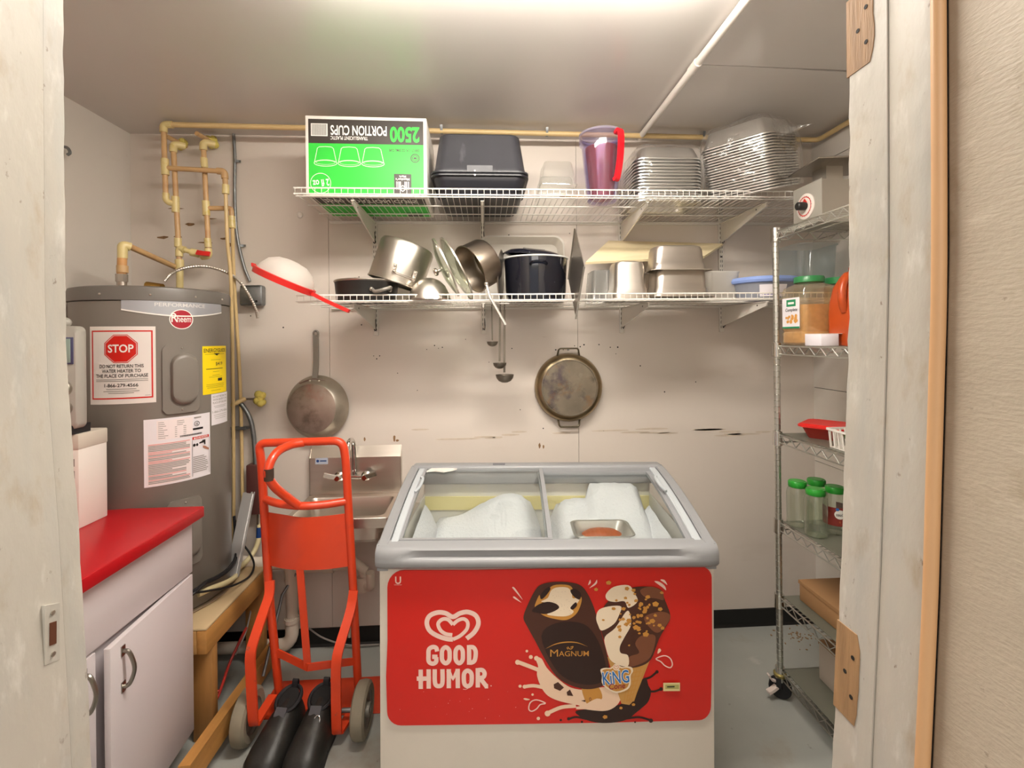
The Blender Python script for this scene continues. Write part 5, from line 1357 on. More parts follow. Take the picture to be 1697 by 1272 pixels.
def tub(name, label, loc, w, d, hgt, up, m, rot=0.0, group=None):
    """Bus tub with tapered walls, rolled rim and end grip; up=False lies bottom up."""
    r = thing(name, label, 'tub', loc, (0, 0, rot), group)
    s = 1 if up else -1; o = 0 if up else hgt
    def ring(k, z, g=0.0, rad=.05): return rr(w * k - g, d * k - g, rad, o + s * z, 5)
    q = .83
    rings = [ring(q - .05, .0, 0, .035), ring(q, .008, 0, .045), ring(.93, hgt - .03, 0, .05), ring(.935, hgt - .028), ring(.945, hgt - .012), ring(1.0, hgt - .010), ring(1.0, hgt - .004), ring(.97, hgt),
             ring(.93, hgt - .004), ring(.92, hgt - .03), ring(q - .015, .014, 0, .045), ring(q - .06, .006, 0, .035)]
    MB().loft(rings, True, True).put('body', m, r, angle=35)
    y = -d * .47
    if not up: MB().prism([(-w * .13, o + s * (hgt - .034)), (w * .13, o + s * (hgt - .034)), (w * .13, o + s * (hgt - .012)), (-w * .13, o + s * (hgt - .012))], y - .006, y + .01, 'y').put('grip', m, r, smooth=False)
    MB().cyl((-w * .05, -d * .5 - .0012, o + s * (hgt - .009)), (-w * .05, -d * .5 + .002, o + s * (hgt - .009)), .0035, n=10).put('paint_fleck', PRINTWHITE, r)
    return r
tub('bus_tub', 'black plastic tub turned bottom up on another tub on the top shelf', (-.014, 2.215, 2.262), .425, .40, .183, False, BLACKTUB)
tub('bus_tub', 'black plastic tub standing the right way up under the inverted tub', (-.014, 2.215, ZU), .425, .40, .097, True, mat('black polyethylene shaded', '1d1d24', .4, bump=.05))  # darker copy of the tub plastic, with shade put into its colour

def clear_box(label, x, y, z, w, d, hgt, m, rotz=0):
    r = thing('clear_container', label, 'container', (x, y, z), (0, 0, rotz), 'clear containers on the top shelf')
    MB().loft([rr(w, d, .012, .0, 4), rr(w, d, .012, .004, 4), rr(w * .93, d * .93, .014, .006, 4), rr(w * .80, d * .82, .02, hgt - .012, 4), rr(w * .74, d * .76, .02, hgt, 4)], False, True).put('body', m, r)
    return r
clear_box('lower of the two clear plastic containers stacked upside down beside the black tubs', .325, 2.13, ZU, .185, .15, .105, CLEARPL)
clear_box('upper of the two clear plastic containers stacked upside down beside the black tubs', .333, 2.13, ZU + .066, .165, .14, .108, CLEARPL, .05)
tag(MB().tube([(.36, 2.03, ZU + .005), (.47, 2.06, ZU + .005)], [.006, .004], 8).ball((.345, 2.027, ZU + .006), (.022, .013, .006), 12, 8).put('wooden_spoon', mat('worn wood', 'a87038', .6, var=.2)), 'small wooden spoon lying in front of the pitcher on the top shelf', 'spoon')
# pitcher
pt = thing('pitcher', 'clear lavender pitcher with a bright red handle on the top shelf', 'pitcher', (.535, 2.10, ZU), (0, 0, math.radians(-62)))
MB().lathe([(.062, .0), (.066, .004), (.090, .255), (.100, .262), (.100, .30), (.096, .30), (.096, .268), (.086, .258), (.062, .008), (.02, .006)], 36, None, True).put('body', LAVENDER, pt)
MB().lathe([(.097, .292), (.101, .294), (.101, .302), (.097, .304)], 36).put('rim', clear('lavender rim', 'e9e4f4', .12, .08, .4, haze=.4), pt)
for z, hh in ((.012, .10), (.085, .10), (.15, .09)):
    MB().lathe([(.045 + z * .09, z), (.055 + z * .10, z + hh), (.058 + z * .1, z + hh), (.05 + z * .09, z)], 28, None, True).put('red_insert', REDCLEAR, pt)
MB().bar(spline([(.092, 0, .275), (.115, 0, .283), (.124, 0, .25), (.117, 0, .16), (.098, 0, .085), (.084, 0, .075)], 5), .026, .014, (0, 1, 0)).put('handle', mat('glossy red handle', 'd01826', .25), pt)

# nested foil pans, each pan its own object
def foil_pan(w, d, hgt, lip):
    R = []
    def flute(ring, a): return [Vector((q.x * (1 + (a if i % 2 else 0)), q.y * (1 + (a if i % 2 else 0)), q.z)) for i, q in enumerate(ring)]
    R.append(rr(w * .74, d * .78, .03, hgt, 9)); R.append(flute(rr(w * .80, d * .83, .035, hgt - .004, 9), .008)); R.append(flute(rr(w * .93, d * .94, .04, .006, 9), .012))
    R.append(rr(w * .96, d * .96, .042, .002, 9)); R.append(rr(w, d, .045, .0, 9)); R.append(rr(w, d, .045, -lip, 9)); R.append(rr(w * .985, d * .985, .045, -lip, 9))
    return MB().loft(R, True, False)
ORD = 'first second third fourth fifth sixth seventh eighth ninth tenth eleventh twelfth thirteenth fourteenth fifteenth sixteenth seventeenth eighteenth nineteenth twentieth'.split()
def foil_stack(n, w, d, hgt, pitch, M, group, where):
    me = foil_pan(w, d, hgt, .005).mesh('foil_pan', FOIL, angle=50)
    for k in range(n):
        o = bpy.data.objects.new('foil_pan', me); COL.objects.link(o)
        r5 = random.Random(k + n)
        o.matrix_world = M @ Matrix.Translation((r5.uniform(-.001, .001), r5.uniform(-.001, .001), .006 + k * pitch)) @ Matrix.Rotation(r5.uniform(-.006, .006), 4, 'Z')
        nth = ORD[n - 1 - k]
        tag(o, 'upturned foil pan, %s from the top of the %s nested stack' % (nth, where) if k < n - 1 else 'topmost upturned foil pan of the %s nested stack' % where, 'foil pan', group)
def bag(name, label, w, d, hgt, M, seed, flap=None):
    from mathutils import noise
    rings = []; n = 48
    for t, k, z in ((0, 1.0, -.004), (.0, 1.03, .0), (.2, 1.05, .3), (.5, 1.04, .62), (.8, .98, .88), (.92, .8, 1.0), (1, .35, 1.06)):
        ring = []
        for p_ in rr(w * k, d * k, .05, z * hgt, 11):
            q = p_ * 14
            s_ = 1 + .035 * noise.noise(Vector((q.x + seed, q.y, z * 9)))
            ring.append(Vector((p_.x * s_, p_.y * s_, z * hgt + (.02 * noise.noise(Vector((q.x, q.y + seed, z * 3))) if z > .05 else 0))))
        rings.append(ring)
    o = MB().loft(rings, False, True)
    if flap: flap(o)
    ob = o.put(name, BAGPL, angle=60); ob.matrix_world = M
    return tag(ob, label, 'plastic bag')
M1 = Matrix.Translation((.842, 2.19, ZU))
foil_stack(14, .315, .235, .056, .0145, M1, 'small foil pans in a clear bag', 'smaller')
bag('plastic_bag', 'crinkled clear plastic bag around the smaller foil pan stack', .325, .25, .262, M1, 2.0)
M2 = Matrix.Translation((1.026, 2.13, ZU + .006)) @ Matrix.Rotation(math.radians(-50), 4, 'Z') @ Matrix.Rotation(math.radians(15), 4, 'X') @ Matrix.Translation((.15, .20, 0))
foil_stack(20, .30, .40, .068, .0118, M2, 'large foil pans in a clear bag', 'larger tilted')
def flap2(o):
    o.loft([[Vector((.12, -.1, .20)), Vector((.12, .1, .22)), Vector((.12, .1, .26)), Vector((.12, -.1, .25))],
            [Vector((.19, -.04, .22)), Vector((.18, .09, .23)), Vector((.18, .09, .245)), Vector((.19, -.04, .24))],
            [Vector((.25, .0, .23)), Vector((.23, .10, .24)), Vector((.23, .10, .242)), Vector((.25, .0, .232))]], False, True)
bag('plastic_bag', 'crinkled clear plastic bag around the larger tilted foil pan stack', .312, .412, .31, M2, 7.0, flap2)

# ------------------------------------------------------------------ lower shelf
ZD = 1.7190
# strainer with red rim, upside down and hanging off the left end
sq = Vector((-.808, 1.957, 1.795))
ang = math.radians(25)
stn = thing('strainer', 'white strainer with red rim and handle hanging off the lower shelf', 'strainer', sq, (0, ang, 0))
MB().lathe([(.112, -.012), (.121, -.012), (.124, .012), (.116, .014), (.111, .0)], 40).put('rim', REDPLASTIC, stn)
MB().lathe([(.114, .006), (.108, .03), (.088, .062), (.055, .082), (.02, .088), (.001, .089)], 36).put('mesh_bowl', clear('milky strainer', 'f4efe8', .05, .4, .2, haze=.78), stn)
MB().bar(spline([(.118, 0, 0), (.16, 0, -.003), (.22, -.004, -.004), (.285, -.006, -.004)], 4), .024, .014, (0, 1, 0)).put('handle', REDPLASTIC, stn)
MB().bar([(-.118, 0, .0), (-.135, 0, .004), (-.140, 0, .014)], .03, .006, (0, 1, 0)).put('hook', REDPLASTIC, stn)
# black pan with loop handle
bk = thing('black_pan', 'low black pan with a grey loop handle at the left of the lower shelf', 'pan', (-.520, 2.12, ZD))
MB().lathe([(.01, 0), (.118, 0), (.128, .006), (.135, .082), (.138, .088), (.136, .092), (.131, .088), (.123, .01), (.01, .008)], 48).put('body', BLACKPAN, bk)
MB().lathe([(.1360, .084), (.1393, .088), (.1365, .0925)], 48).put('rim', STEELD, bk)
MB().tube(spline([(.052, -.128, .046), (.072, -.15, .034), (.115, -.155, .044), (.128, -.125, .052), (.116, -.082, .046)], 6), .0075, 10).put('loop_handle', mat('grey cast handle', '8c877f', .45, .5), bk)
MB().ball((.05, -.128, .046), .009).ball((.118, -.083, .046), .009).put('rivet', STEEL, bk)
# stock pot, upside down and leaning
ax = Vector((.34, .03, 1)).normalized()
Mp = axis_matrix((-.402, 2.15, 1.802), ax, (1, 0, 0))
spt = thing('stock_pot', 'dull aluminium stock pot lying upside down and tilted across the black pan', 'pot', Mp.translation, Mp.to_euler())
MB().lathe([(.121, .0), (.126, .001), (.126, .006), (.1225, .008), (.122, .172), (.114, .186), (.10, .190), (.001, .190)], 56).put('body', ALU, spt)
for a0 in (-68, 112):
    Ma = Matrix.Rotation(math.radians(a0), 4, 'Z')
    MB().tube(spline([(.123, -.045, .045), (.145, -.045, .038), (.158, -.03, .034), (.158, .03, .034), (.145, .045, .038), (.123, .045, .045)], 4), .005, 8, M=Ma).put('handle', STEEL, spt)
    for s in (-1, 1):
        MB().bar([(.1235, s * .045, .03), (.1235, s * .045, .075)], .016, .003, (0, 1, 0), M=Ma).ball((.125, s * .045, .05), .005, M=Ma).ball((.125, s * .045, .066), .005, M=Ma).put('handle_plate', STEEL, spt)
dl = thing('dome_lid', 'shiny stainless bowl turned over in front of the stock pot', 'bowl', (-.238, 2.06, ZD))
MB().lathe([(.098, .0), (.100, .003), (.092, .006), (.086, .03), (.068, .066), (.045, .088), (.02, .098), (.001, .1)], 48).put('bowl', STEEL, dl)
MB().lathe([(.093, .0005), (.102, .002), (.101, .005), (.093, .006)], 48).put('rim', CHROME, dl)
# glass lids leaning on edge
def glass_lid(label, c, nrm, R_):
    Ml = axis_matrix(c, nrm, (0, 1, 0))
    r = thing('glass_pot_cover', label, 'lid', Ml.translation, Ml.to_euler())
    MB().lathe([(R_ - .002, .0), (R_ * .8, .011), (R_ * .45, .022), (.012, .026)], 44, None, False, True).put('glass', LIDGLASS, r)
    MB().lathe([(R_ - .004, -.003), (R_ + .002, -.003), (R_ + .002, .003), (R_ - .004, .004)], 44).put('steel_rim', STEEL, r)
    MB().lathe([(.007, .026), (.007, .036), (.016, .040), (.018, .048), (.013, .055), (.001, .056)], 20).put('knob', STEELD, r)
glass_lid('glass lid with round steel knob leaning beside the overturned bowl', (-.166, 2.05, 1.862), (-.90, -.10, -.41), .132)
glass_lid('second glass lid leaning behind the first, next to the tilted saucepan', (-.122, 2.10, 1.862), (-.86, -.13, -.45), .150)
# saucepan on its side
axs = Vector((-.76, -.42, -.46)).normalized()
Ms = axis_matrix((-.062, 2.03, 1.850), axs, (0, -.7, -.7))
sp_ = thing('saucepan', 'worn steel saucepan tipped on its side, handle poking over the shelf edge', 'saucepan', Ms.translation, Ms.to_euler())
MB().lathe([(.105, .0), (.1085, -.001), (.1085, -.005), (.105, -.006), (.104, -.085), (.098, -.098), (.085, -.102), (.001, -.102)], 48).lathe([(.105, .0), (.1015, -.006), (.101, -.083), (.094, -.095), (.001, -.097)], 48).put('body', mat('worn steel', 'a69a8c', .34, 1.0, var=.15, vscale=6, spots=[('75695a', 7, .55, .72, .5)]), sp_)
h0, h1, h2 = Ms.inverted() @ Vector((0.009, 1.985, 1.784)), Ms.inverted() @ Vector((0.023, 1.955, 1.726)), Ms.inverted() @ Vector((0.086, 1.935, 1.609))
MB().tube([h0, h1, h2], .0062, 8).put('handle', mat('bright steel handle', 'e2ded8', .25, .8), sp_)
MB().ball(h0, .010).put('rivet', STEEL, sp_)
lid_c = (.078, 2.12, 1.838)
Ml = axis_matrix(lid_c, (-1, .16, .04), (0, 1, 0))
el = thing('pan_lid', 'thin steel lid standing on edge between the saucepan and the dark enamel roaster', 'lid', Ml.translation, Ml.to_euler())
MB().lathe([(.112, 0), (.115, .003), (.10, .008), (.05, .012), (.01, .013)], 40, None, True, True).put('disc', STEELD, el)
MB().lathe([(.006, .013), (.006, .028), (.013, .032), (.001, .036)], 16).put('knob', BLACKPAN, el)
wt = thing('white_tray', 'large milky white plastic tray standing against the wall behind the roaster', 'tray', (.192, 2.395, ZD), (math.radians(-4), 0, 0))
def vy(ring, y): return [Vector((q.x, y, q.y + .178)) for q in ring]
MB().loft([vy(rr(.36, .27, .03, 0, 5), .022), vy(rr(.38, .29, .035, 0, 5), .016), vy(rr(.415, .33, .045, 0, 5), -.03), vy(rr(.435, .35, .05, 0, 5), -.033), vy(rr(.435, .35, .05, 0, 5), -.040), vy(rr(.42, .335, .05, 0, 5), -.040),
           vy(rr(.375, .285, .035, 0, 5), .012)], True, True).put('body', FROSTED, wt)
# enamel roaster
ro = thing('enamel_roaster', 'speckled dark blue enamel roasting pot with a pale rim and side loop handles', 'roasting pot', (.238, 2.165, ZD))
def q2(k, z): return ov(.146 * k, .118 * k, z, 48)
MB().loft([q2(.84, 0), q2(.90, .004), q2(.955, .05), q2(.985, .16), q2(1.0, .196)], True, False).loft([q2(.975, .196), q2(.96, .16), q2(.9, .01), q2(.8, .008)], False, True).put('body', ENAMEL, ro)
MB().tube(ov(.1475, .1195, .198, 48), .004, 8, True).put('rim', mat('pale enamel rim', 'd8d8d4', .25), ro)
for s in (-1, 1):
    yy = s * .118
    MB().tube(spline([(-.036, yy * .985, .158), (-.030, yy + s * .020, .166), (0, yy + s * .026, .168), (.030, yy + s * .020, .166), (.036, yy * .985, .158)], 4), .005, 8).put('handle', ENAMEL, ro)
lo_ = MB().loft([ov(.143, .113, .0, 48), ov(.140, .110, .010, 48), ov(.118, .092, .024, 48), ov(.07, .055, .032, 48), ov(.01, .01, .034, 48)], True, True)
lo_.box((0, 0, .036), (.10, .024, .010))
rl = thing('roaster_lid', 'dark enamel lid lying askew in the mouth of the roaster', 'lid', (.226, 2.165, ZD + .204), (0, math.radians(5.5), 0))
lo_.put('lid', ENAMEL, rl)
# scrub-blue print on the roaster
# square baking sheet on its corner, thin white lid beside it
bs = thing('baking_sheet', 'square grey metal sheet balanced on one corner at the shelf edge', 'baking sheet', (.384, 1.955, 1.822), (math.radians(45), 0, math.radians(-1)))
MB().bbox(-.0015, .0015, -.134, .134, -.134, .134).put('sheet', STEELD, bs, smooth=False)
for s in (-1, 1):
    MB().bbox(-.006, .0015, s * .134 - .0015, s * .134 + .0015, -.134, .134).put('turned_edge', STEELD, bs, smooth=False)
tag(MB().lathe([(.01, .0), (.085, .0), (.098, .006), (.1, .012), (.096, .012), (.084, .005), (.01, .005)], 36, axis_matrix((.409, 2.06, 1.826), (1, -.20, .10), (0, 1, 0)) @ Matrix.Diagonal((1, .5, 1, 1)), True, True)
    .put('plastic_lid', WHITEPLASTIC), 'white plastic lid on edge beside the square metal sheet', 'dish')
# steel pans turned over, cutting board on top
def hotel(label, x, y, z, w, d, hgt, rotz=0.0, m=None):
    r = thing('steel_pan', label, 'steam table pan', (x, y, z), (0, 0, rotz), 'stainless steam table pans')
    MB().loft([rr(w, d, .02, .001, 6), rr(w, d, .02, .004, 6), rr(w - .012, d - .012, .018, .0055, 6), rr(w - .034, d - .034, .03, .008, 6), rr(w - .040, d - .040, .032, hgt * .28, 6), rr(w - .046, d - .046, .032, hgt * .31, 6),
               rr(w - .056, d - .056, .034, hgt - .02, 6), rr(w - .066, d - .066, .034, hgt - .006, 6), rr(w - .095, d - .095, .03, hgt, 6)], False, True).put('body', m or STEEL, r)
    return r
hotel('narrow deep steel pan turned upside down at the left of the steel pans', .645, 2.10, ZD, .192, .185, .172)
hotel('lower of the two wide steel pans stacked upside down', .882, 2.115, ZD + .010, .285, .18, .140)
hotel('upper wide steel pan stacked upside down under the cutting board', .876, 2.115, ZD + .128, .278, .175, .118)
tag(MB().loft([rr(.28, .178, .02, 0, 5), rr(.28, .178, .02, .004, 5), rr(.25, .15, .03, .008, 5)], True, True, Matrix.Translation((.882, 2.115, ZD + .001))).put('pan_lid', STEELD), 'flat steel lid under the wide stacked pans', 'lid')
gc = thing('grey_container', 'grey translucent container turned over behind the narrow steel pan', 'container', (.575, 2.23, ZD), (0, 0, 0))
MB().loft([rr(.17, .16, .02, 0, 5), rr(.165, .155, .02, .006, 5), rr(.14, .13, .02, .146, 5), rr(.12, .11, .02, .15, 5)], False, True).put('body', GREYCLEAR, gc)
c_ = [Vector(q) for q in ((0.481, 2.215, 1.901), (0.647, 2.418, 2.045), (1.26, 2.418, 2.03), (1.058, 2.215, 1.929))]
nn = (c_[1] - c_[0]).cross(c_[3] - c_[0]).normalized() * -.012
if nn.z < 0: nn = -nn
cbd = MB().loft([[q + Vector((0, 0, 0)) for q in c_], [q + nn for q in c_]], True, True)
tag(cbd.put('cutting_board', CREAMBOARD, smooth=False), 'large cream cutting board propped over the steel pans against the wall', 'cutting board')
fc_ = thing('milky_container', 'milky white plastic container right of the steel pans', 'container', (1.135, 2.245, ZD))
MB().loft([rr(.13, .13, .02, 0, 5), rr(.135, .135, .02, .004, 5), rr(.165, .16, .03, .135, 5), rr(.17, .165, .03, .138, 5), rr(.17, .165, .03, .142, 5)], True, True).put('body', FROSTED, fc_)
bt = thing('blue_lidded_tub', 'clear tub with a blue lid and white label on the lower shelf', 'tub', (1.325, 2.18, ZD))
MB().lathe([(.115, 0), (.12, .003), (.142, .078), (.14, .078), (.114, .004)], 40, None, True).put('body', clear('milky tub', 'dfe2ea', .05, .2, .25, haze=.5), bt)
MB().lathe([(.140, .076), (.153, .080), (.157, .090), (.150, .104), (.13, .107), (.001, .107)], 40).put('lid', BLUECLEAR, bt)
lb2 = MB(); vs = []; fs = []
for i in range(9):
    a = math.radians(235 + 50 * i / 8)
    for z, r_ in ((.012, .1262), (.066, .1405)): vs.append((r_ * math.cos(a), r_ * math.sin(a), z))
lb2.add(vs, [(2 * i, 2 * i + 2, 2 * i + 3, 2 * i + 1) for i in range(8)])
lo2 = lb2.put('label', PAPERW, bt)
p = Print(lambda u, v, hh: Vector(((.1232 + .00022 * (v * 1000)) * math.cos(math.radians(u)) * 1.006, (.1232 + .00022 * (v * 1000)) * math.sin(math.radians(u)) * 1.006, v)), .0004)
for z in (.020, .032, .044): p.rect('label_line', mat('print violet', '6a5aa8', .5), 240, 262, z, z + .003, 5)
p.disc('fruit_print', PRINTNUT, 272, .05, 5, .010); p.disc('fruit_print', PRINTRED, 278, .056, 4, .008)
p.done(lo2)
# ladles hanging from the lower shelf
LADLE = mat('dull ladle steel', '7a7266', .45, .8)
def ladle(label, top, bottom, R_, rod):
    t, b = Vector(top), Vector(bottom)
    r = thing('ladle', label, 'ladle', t, (0, 0, 0), 'ladles hanging from the lower shelf')
    d = b - t
    MB().tube(spline([(0, -.014, -.002), (0, -.013, .011), (0, 0, .017), (0, .010, .008), (0, .008, -.03)], 4), .0028, 8).bar([Vector((0, .008, -.02)), d * .5 + Vector((0, .006, 0)), d + Vector((0, .005, R_ * .2))], rod, .003, (1, 0, 0)).put('handle', LADLE, r)
    Mb = Matrix.Translation(d + Vector((0, -R_ * .9, 0)))
    MB().lathe([(R_, 0), (R_ * 1.04, .001), (R_ * .95, -R_ * .35), (R_ * .7, -R_ * .68), (R_ * .35, -R_ * .85), (.001, -R_ * .88), (.001, -R_ * .84), (R_ * .33, -R_ * .80), (R_ * .66, -R_ * .63), (R_ * .90, -R_ * .33), (R_ * .96, 0)], 28, Mb).put('bowl', LADLE, r)
ry = SYB + (SYF - SYB) + .30
ladle('shortest steel ladle, leftmost of the three under the lower shelf', ((0.035, 2.285, 1.731)[0], 2.285, 1.712), (0.036, 2.285, 1.538), .026, .007)
ladle('middle steel ladle of the three hanging under the lower shelf', ((0.076, 2.285, 1.73)[0], 2.285, 1.712), (0.07, 2.285, 1.435), .031, .010)
ladle('longest steel ladle with the largest bowl, rightmost of the three', ((0.097, 2.285, 1.73)[0], 2.285, 1.712), (0.093, 2.285, 1.379), .042, .010)

# ------------------------------------------------------------------ pans hung on the wall
sk1 = thing('hanging_skillet', 'aluminium skillet with a long handle hanging on the wall above the sink', 'skillet', (-.850, 2.445, 1.215))
Mk = axis_matrix((0, 0, 0), (-.10, -1, .03), (1, 0, 0))
MB().lathe([(.158, .002), (.161, .004), (.160, .007), (.130, .065), (.122, .072), (.001, .074)], 56, Mk).put('body', ALUWORN, sk1)
MB().lathe([(.001, .0745), (.118, .0745), (.121, .073)], 48, Mk).put('base_disc', PANBOTTOM, sk1)
MB().bar(spline([(.0, -.050, .125), (0, -.035, .165), (0, -.022, .23), (0, -.02, .365)], 5), .026, .008, (1, 0, 0)).put('handle', mat('grey cast handle', '6c6660'), sk1)
MB().tube([Vector((.012 * math.cos(2 * pi * i / 16), -.02, .372 + .014 * math.sin(2 * pi * i / 16))) for i in range(16)], .005, 8, True).put('hanging_eye', mat('grey cast handle', '6c6660'), sk1)
MB().bar(spline([(-.075, -.036, .122), (-.03, -.042, .138), (.0, -.045, .143), (.03, -.042, .138), (.055, -.038, .130)], 3), .014, .005, (0, -.4, 1)).put('handle_plate', STEELD, sk1)
for x in (-.022, .022): MB().ball((x, -.048, .136), .006, 8, 6).put('rivet', STEEL, sk1)
MB().cyl((0, 0, .385), (0, -.03, .386), .003, n=8).put('hook_nail', GALV, sk1)
rp = thing('hanging_round_pan', 'round heat-stained steel pan with two wire handles hanging on the wall above the freezer', 'pan', (.433, 2.445, 1.294))
Mr = axis_matrix((0, 0, 0), (-.02, -1, .05), (1, 0, 0))
MB().lathe([(.172, .0), (.176, .002), (.178, .010), (.172, .03), (.160, .046), (.144, .052)], 60, Mr).put('body', mat('stained steel', 'a08f72', .3, 1.0, var=.2, vscale=8, spots=[('6e5a34', 8, .54, .7, .6)]), rp)
MB().lathe([(.146, .050), (.1455, .0545), (.140, .055), (.138, .0530), (.001, .0535)], 60, Mr).put('base_disc', PANBURNT, rp)
for s in (1, -1):
    MB().tube(bend([(-.058, -.014, s * .165), (-.052, -.022, s * .196), (-.045, -.024, s * .203), (.045, -.024, s * .203), (.052, -.022, s * .196), (.058, -.014, s * .165)], .012, 4), .0045, 8).put('wire_handle', mat('dark steel wire', '6e6656', .35, 1.0), rp)
MB().cyl((.0, 0, .195), (0, -.035, .196), .003, n=8).put('hook_nail', GALV, rp)

# ================================================================== chrome wire rack on the right
RX0, RX1, RY0, RY1 = 1.252, 1.715, .95, 1.955
rk = thing('wire_rack', 'tall chrome wire shelving rack on casters along the right wall', 'shelving rack', (RX0, RY1, 0))
RO = Vector((RX0, RY1, 0))
LV = (2.0, 1.508, 1.129, .753, .431, .118)
W_, L_ = RX1 - RX0, RY1 - RY0
def post():
    prof = [(.0, .10), (.0127, .10)]; z = .13
    while z < 1.99:
        prof += [(.0127, z), (.0102, z + .0015), (.0127, z + .0034)]; z += .0254
    prof += [(.0127, 2.012), (.010, 2.018), (.0, 2.018)]
    return MB().lathe([(max(r, .0005), z) for r, z in prof], 12).mesh('post', ZINC)
pm_ = post()
CASTB = mat('caster yellow zinc', 'a89a60', .35, .9)
for x in (0, W_):
    for y in (0, -L_):
        o = bpy.data.objects.new('post', pm_); COL.objects.link(o); o.parent = rk; o.location = (x, y, 0)
        ca = MB().lathe([(.024, .092), (.026, .096), (.026, .104), (.02, .108), (.012, .112)], 20, None, True).put('caster', CASTB, o)
        MB().lathe([(.01, -.016), (.040, -.016), (.044, -.010), (.044, .010), (.040, .016), (.01, .016)], 24, axis_matrix((.0, .0, .044), (.6, .8, 0), (0, 0, 1)), True, True).put('wheel', RUBBER, o)
        MB().bar([(-.02, -.02, .094), (-.02, -.024, .06), (-.01, -.014, .044)], .02, .003, (1, -.8, 0)).bar([(.02, .02, .094), (.02, .024, .06), (.01, .014, .044)], .02, .003, (1, -.8, 0)).put('fork', RUBBER, o)
        MB().bar(spline([(-.022, -.005, .075), (-.045, -.010, .085), (-.060, -.012, .110)], 3), .016, .006, (0, 1, 0)).bar(spline([(-.022, -.01, .055), (-.045, -.015, .045), (-.065, -.018, .038)], 3), .022, .012, (0, 1, 0)).put('brake_lever', mat('pinkish white plastic', 'e8d8d0', .4), o)
def rack_shelf(z, liner):
    g = .034
    fr = MB()
    P4 = [(0, 0), (W_, 0), (W_, -L_), (0, -L_)]
    fr.tube([(x, y, 0) for x, y in P4], .0032, 6, True).tube([(x, y, -g) for x, y in P4], .0032, 6, True)
    s = fr.put('shelf', ZINC, rk, loc=(0, 0, z))
    tr = MB()
    for (xa, ya), (xb, yb) in zip(P4, P4[1:] + P4[:1]):
        n = max(4, int(round(math.hypot(xb - xa, yb - ya) / .030)))
        tr.tube([(xa + (xb - xa) * i / n, ya + (yb - ya) * i / n, -.003 if i % 2 else -g + .003) for i in range(n + 1)], .0024, 5)
    tr.put('truss_wire', ZINC, s)
    w = MB(); y = -.02
    while y > -L_ + .01:
        w.tube([(0, y, .0015), (W_, y, .0015)], .0019, 4); y -= .0225
    for x in (W_ * .33, W_ * .67): w.tube([(x, 0, -.003), (x, -L_, -.003)], .0028, 5)
    tag(w.put('deck_wire', ZINC, s), kind='stuff')
    for x, y in P4:
        MB().lathe([(.0135, -.045), (.020, -.045), (.0185, .014), (.0135, .014)], 16, Matrix.Translation((x, y, 0))).put('corner_collar', CHROME, s)
    if liner:
        MB().rbox(.012, W_ - .008, -L_ + .01, -.008, .004, .0065, .002).put('shelf_liner', LINERMAT, s)
for z in LV: rack_shelf(z, z < 1.4)

# kitchen scale on top
sc = thing('kitchen_scale', 'steel kitchen scale with a round dial and black knob on top of the wire rack', 'scale', (1.33, 1.86, 2.0035))
MB().prism([(-.082, 0), (.082, 0), (.082, .155), (.0, .165), (-.082, .165)], 0, .24, 'x').put('housing', mat('scale sheet steel', 'b4aea4', .36, .8, var=.05), sc, angle=20)
MB().bbox(-.003, .0, -.085, .085, 0, .168).put('face_plate', mat('dull aluminium face', 'b8b4aa', .5, .5), sc, smooth=False)
Mf = axis_matrix((-.0035, .006, .080), (-1, 0, 0), (0, 0, 1))
dlm = MB().lathe([(.052, 0), (.052, .004), (.046, .006), (.001, .006)], 36, Mf, False, True).put('dial', mat('dial paper', 'ded4cc', .4), sc)
p = Print(lambda u, v, hh: Vector((-.0097 - hh, .006 - u, .080 + v)), .0004)
p.disc('dial_ring', PRINTRED, 0, .0, .040, hole=.9)
for k in range(20):
    a = 2 * pi * k / 20
    p.line('dial_tick', PRINTBLACK, [(.036 * math.cos(a), .036 * math.sin(a)), (.043 * math.cos(a), .043 * math.sin(a))], .0014)
p.poly('dial_emblem', PRINTRED, [(-.018, .012), (0, .034), (.018, .012), (.006, .016), (-.006, .010)])
p.done(dlm)
MB().lathe([(.016, 0), (.017, .006), (.0165, .034), (.012, .038), (.001, .038)], 20, axis_matrix((-.009, .002, .080), (-1, 0, 0), (0, 0, 1)), False, True).put('knob', PRINTBLACK, sc)
MB().bbox(.05, .12, -.04, .04, .155, .232).put('column', mat('scale sheet steel', 'b4aea4'), sc, smooth=False)
MB().rbox(-.025, .225, -.12, .105, .232, .239, .003).put('weighing_plate', STEELD, sc, rot=(0, 0, -.12))

# second level: seasoning jug, orange jug, small white box
Z2 = 1.5125
sj = thing('seasoning_jug', 'clear square jug of brown dry seasoning with a green screw lid on the rack', 'jar', (1.337, 1.868, Z2))
def sq(w, z, r=.02): return rr(w, w, r, z, 5)
MB().loft([sq(.140, 0), sq(.152, .006), sq(.152, .050), sq(.144, .056), sq(.150, .064), sq(.150, .225), sq(.140, .238), sq(.105, .252, .05), sq(.094, .256, .045), sq(.094, .262, .045)], True, False).put('jug', clear('jug plastic', 'f4ead6', .07, .1, .3, haze=.12), sj)
MB().loft([sq(.132, .006), sq(.144, .012), sq(.144, .05), sq(.138, .056), sq(.143, .066), sq(.142, .165)], True, True).put('seasoning', SPICE, sj)
MB().lathe([(.052, .256), (.055, .258), (.055, .278), (.052, .282), (.001, .282)], 40).put('lid', GREENDK, sj)
lbm = MB().bbox(-.0768, -.0756, -.05, .058, .070, .195).put('label', PAPERW, sj, smooth=False)
p = Print(lambda u, v, hh: Vector((-.0768 - hh, -u, v)), .0004)
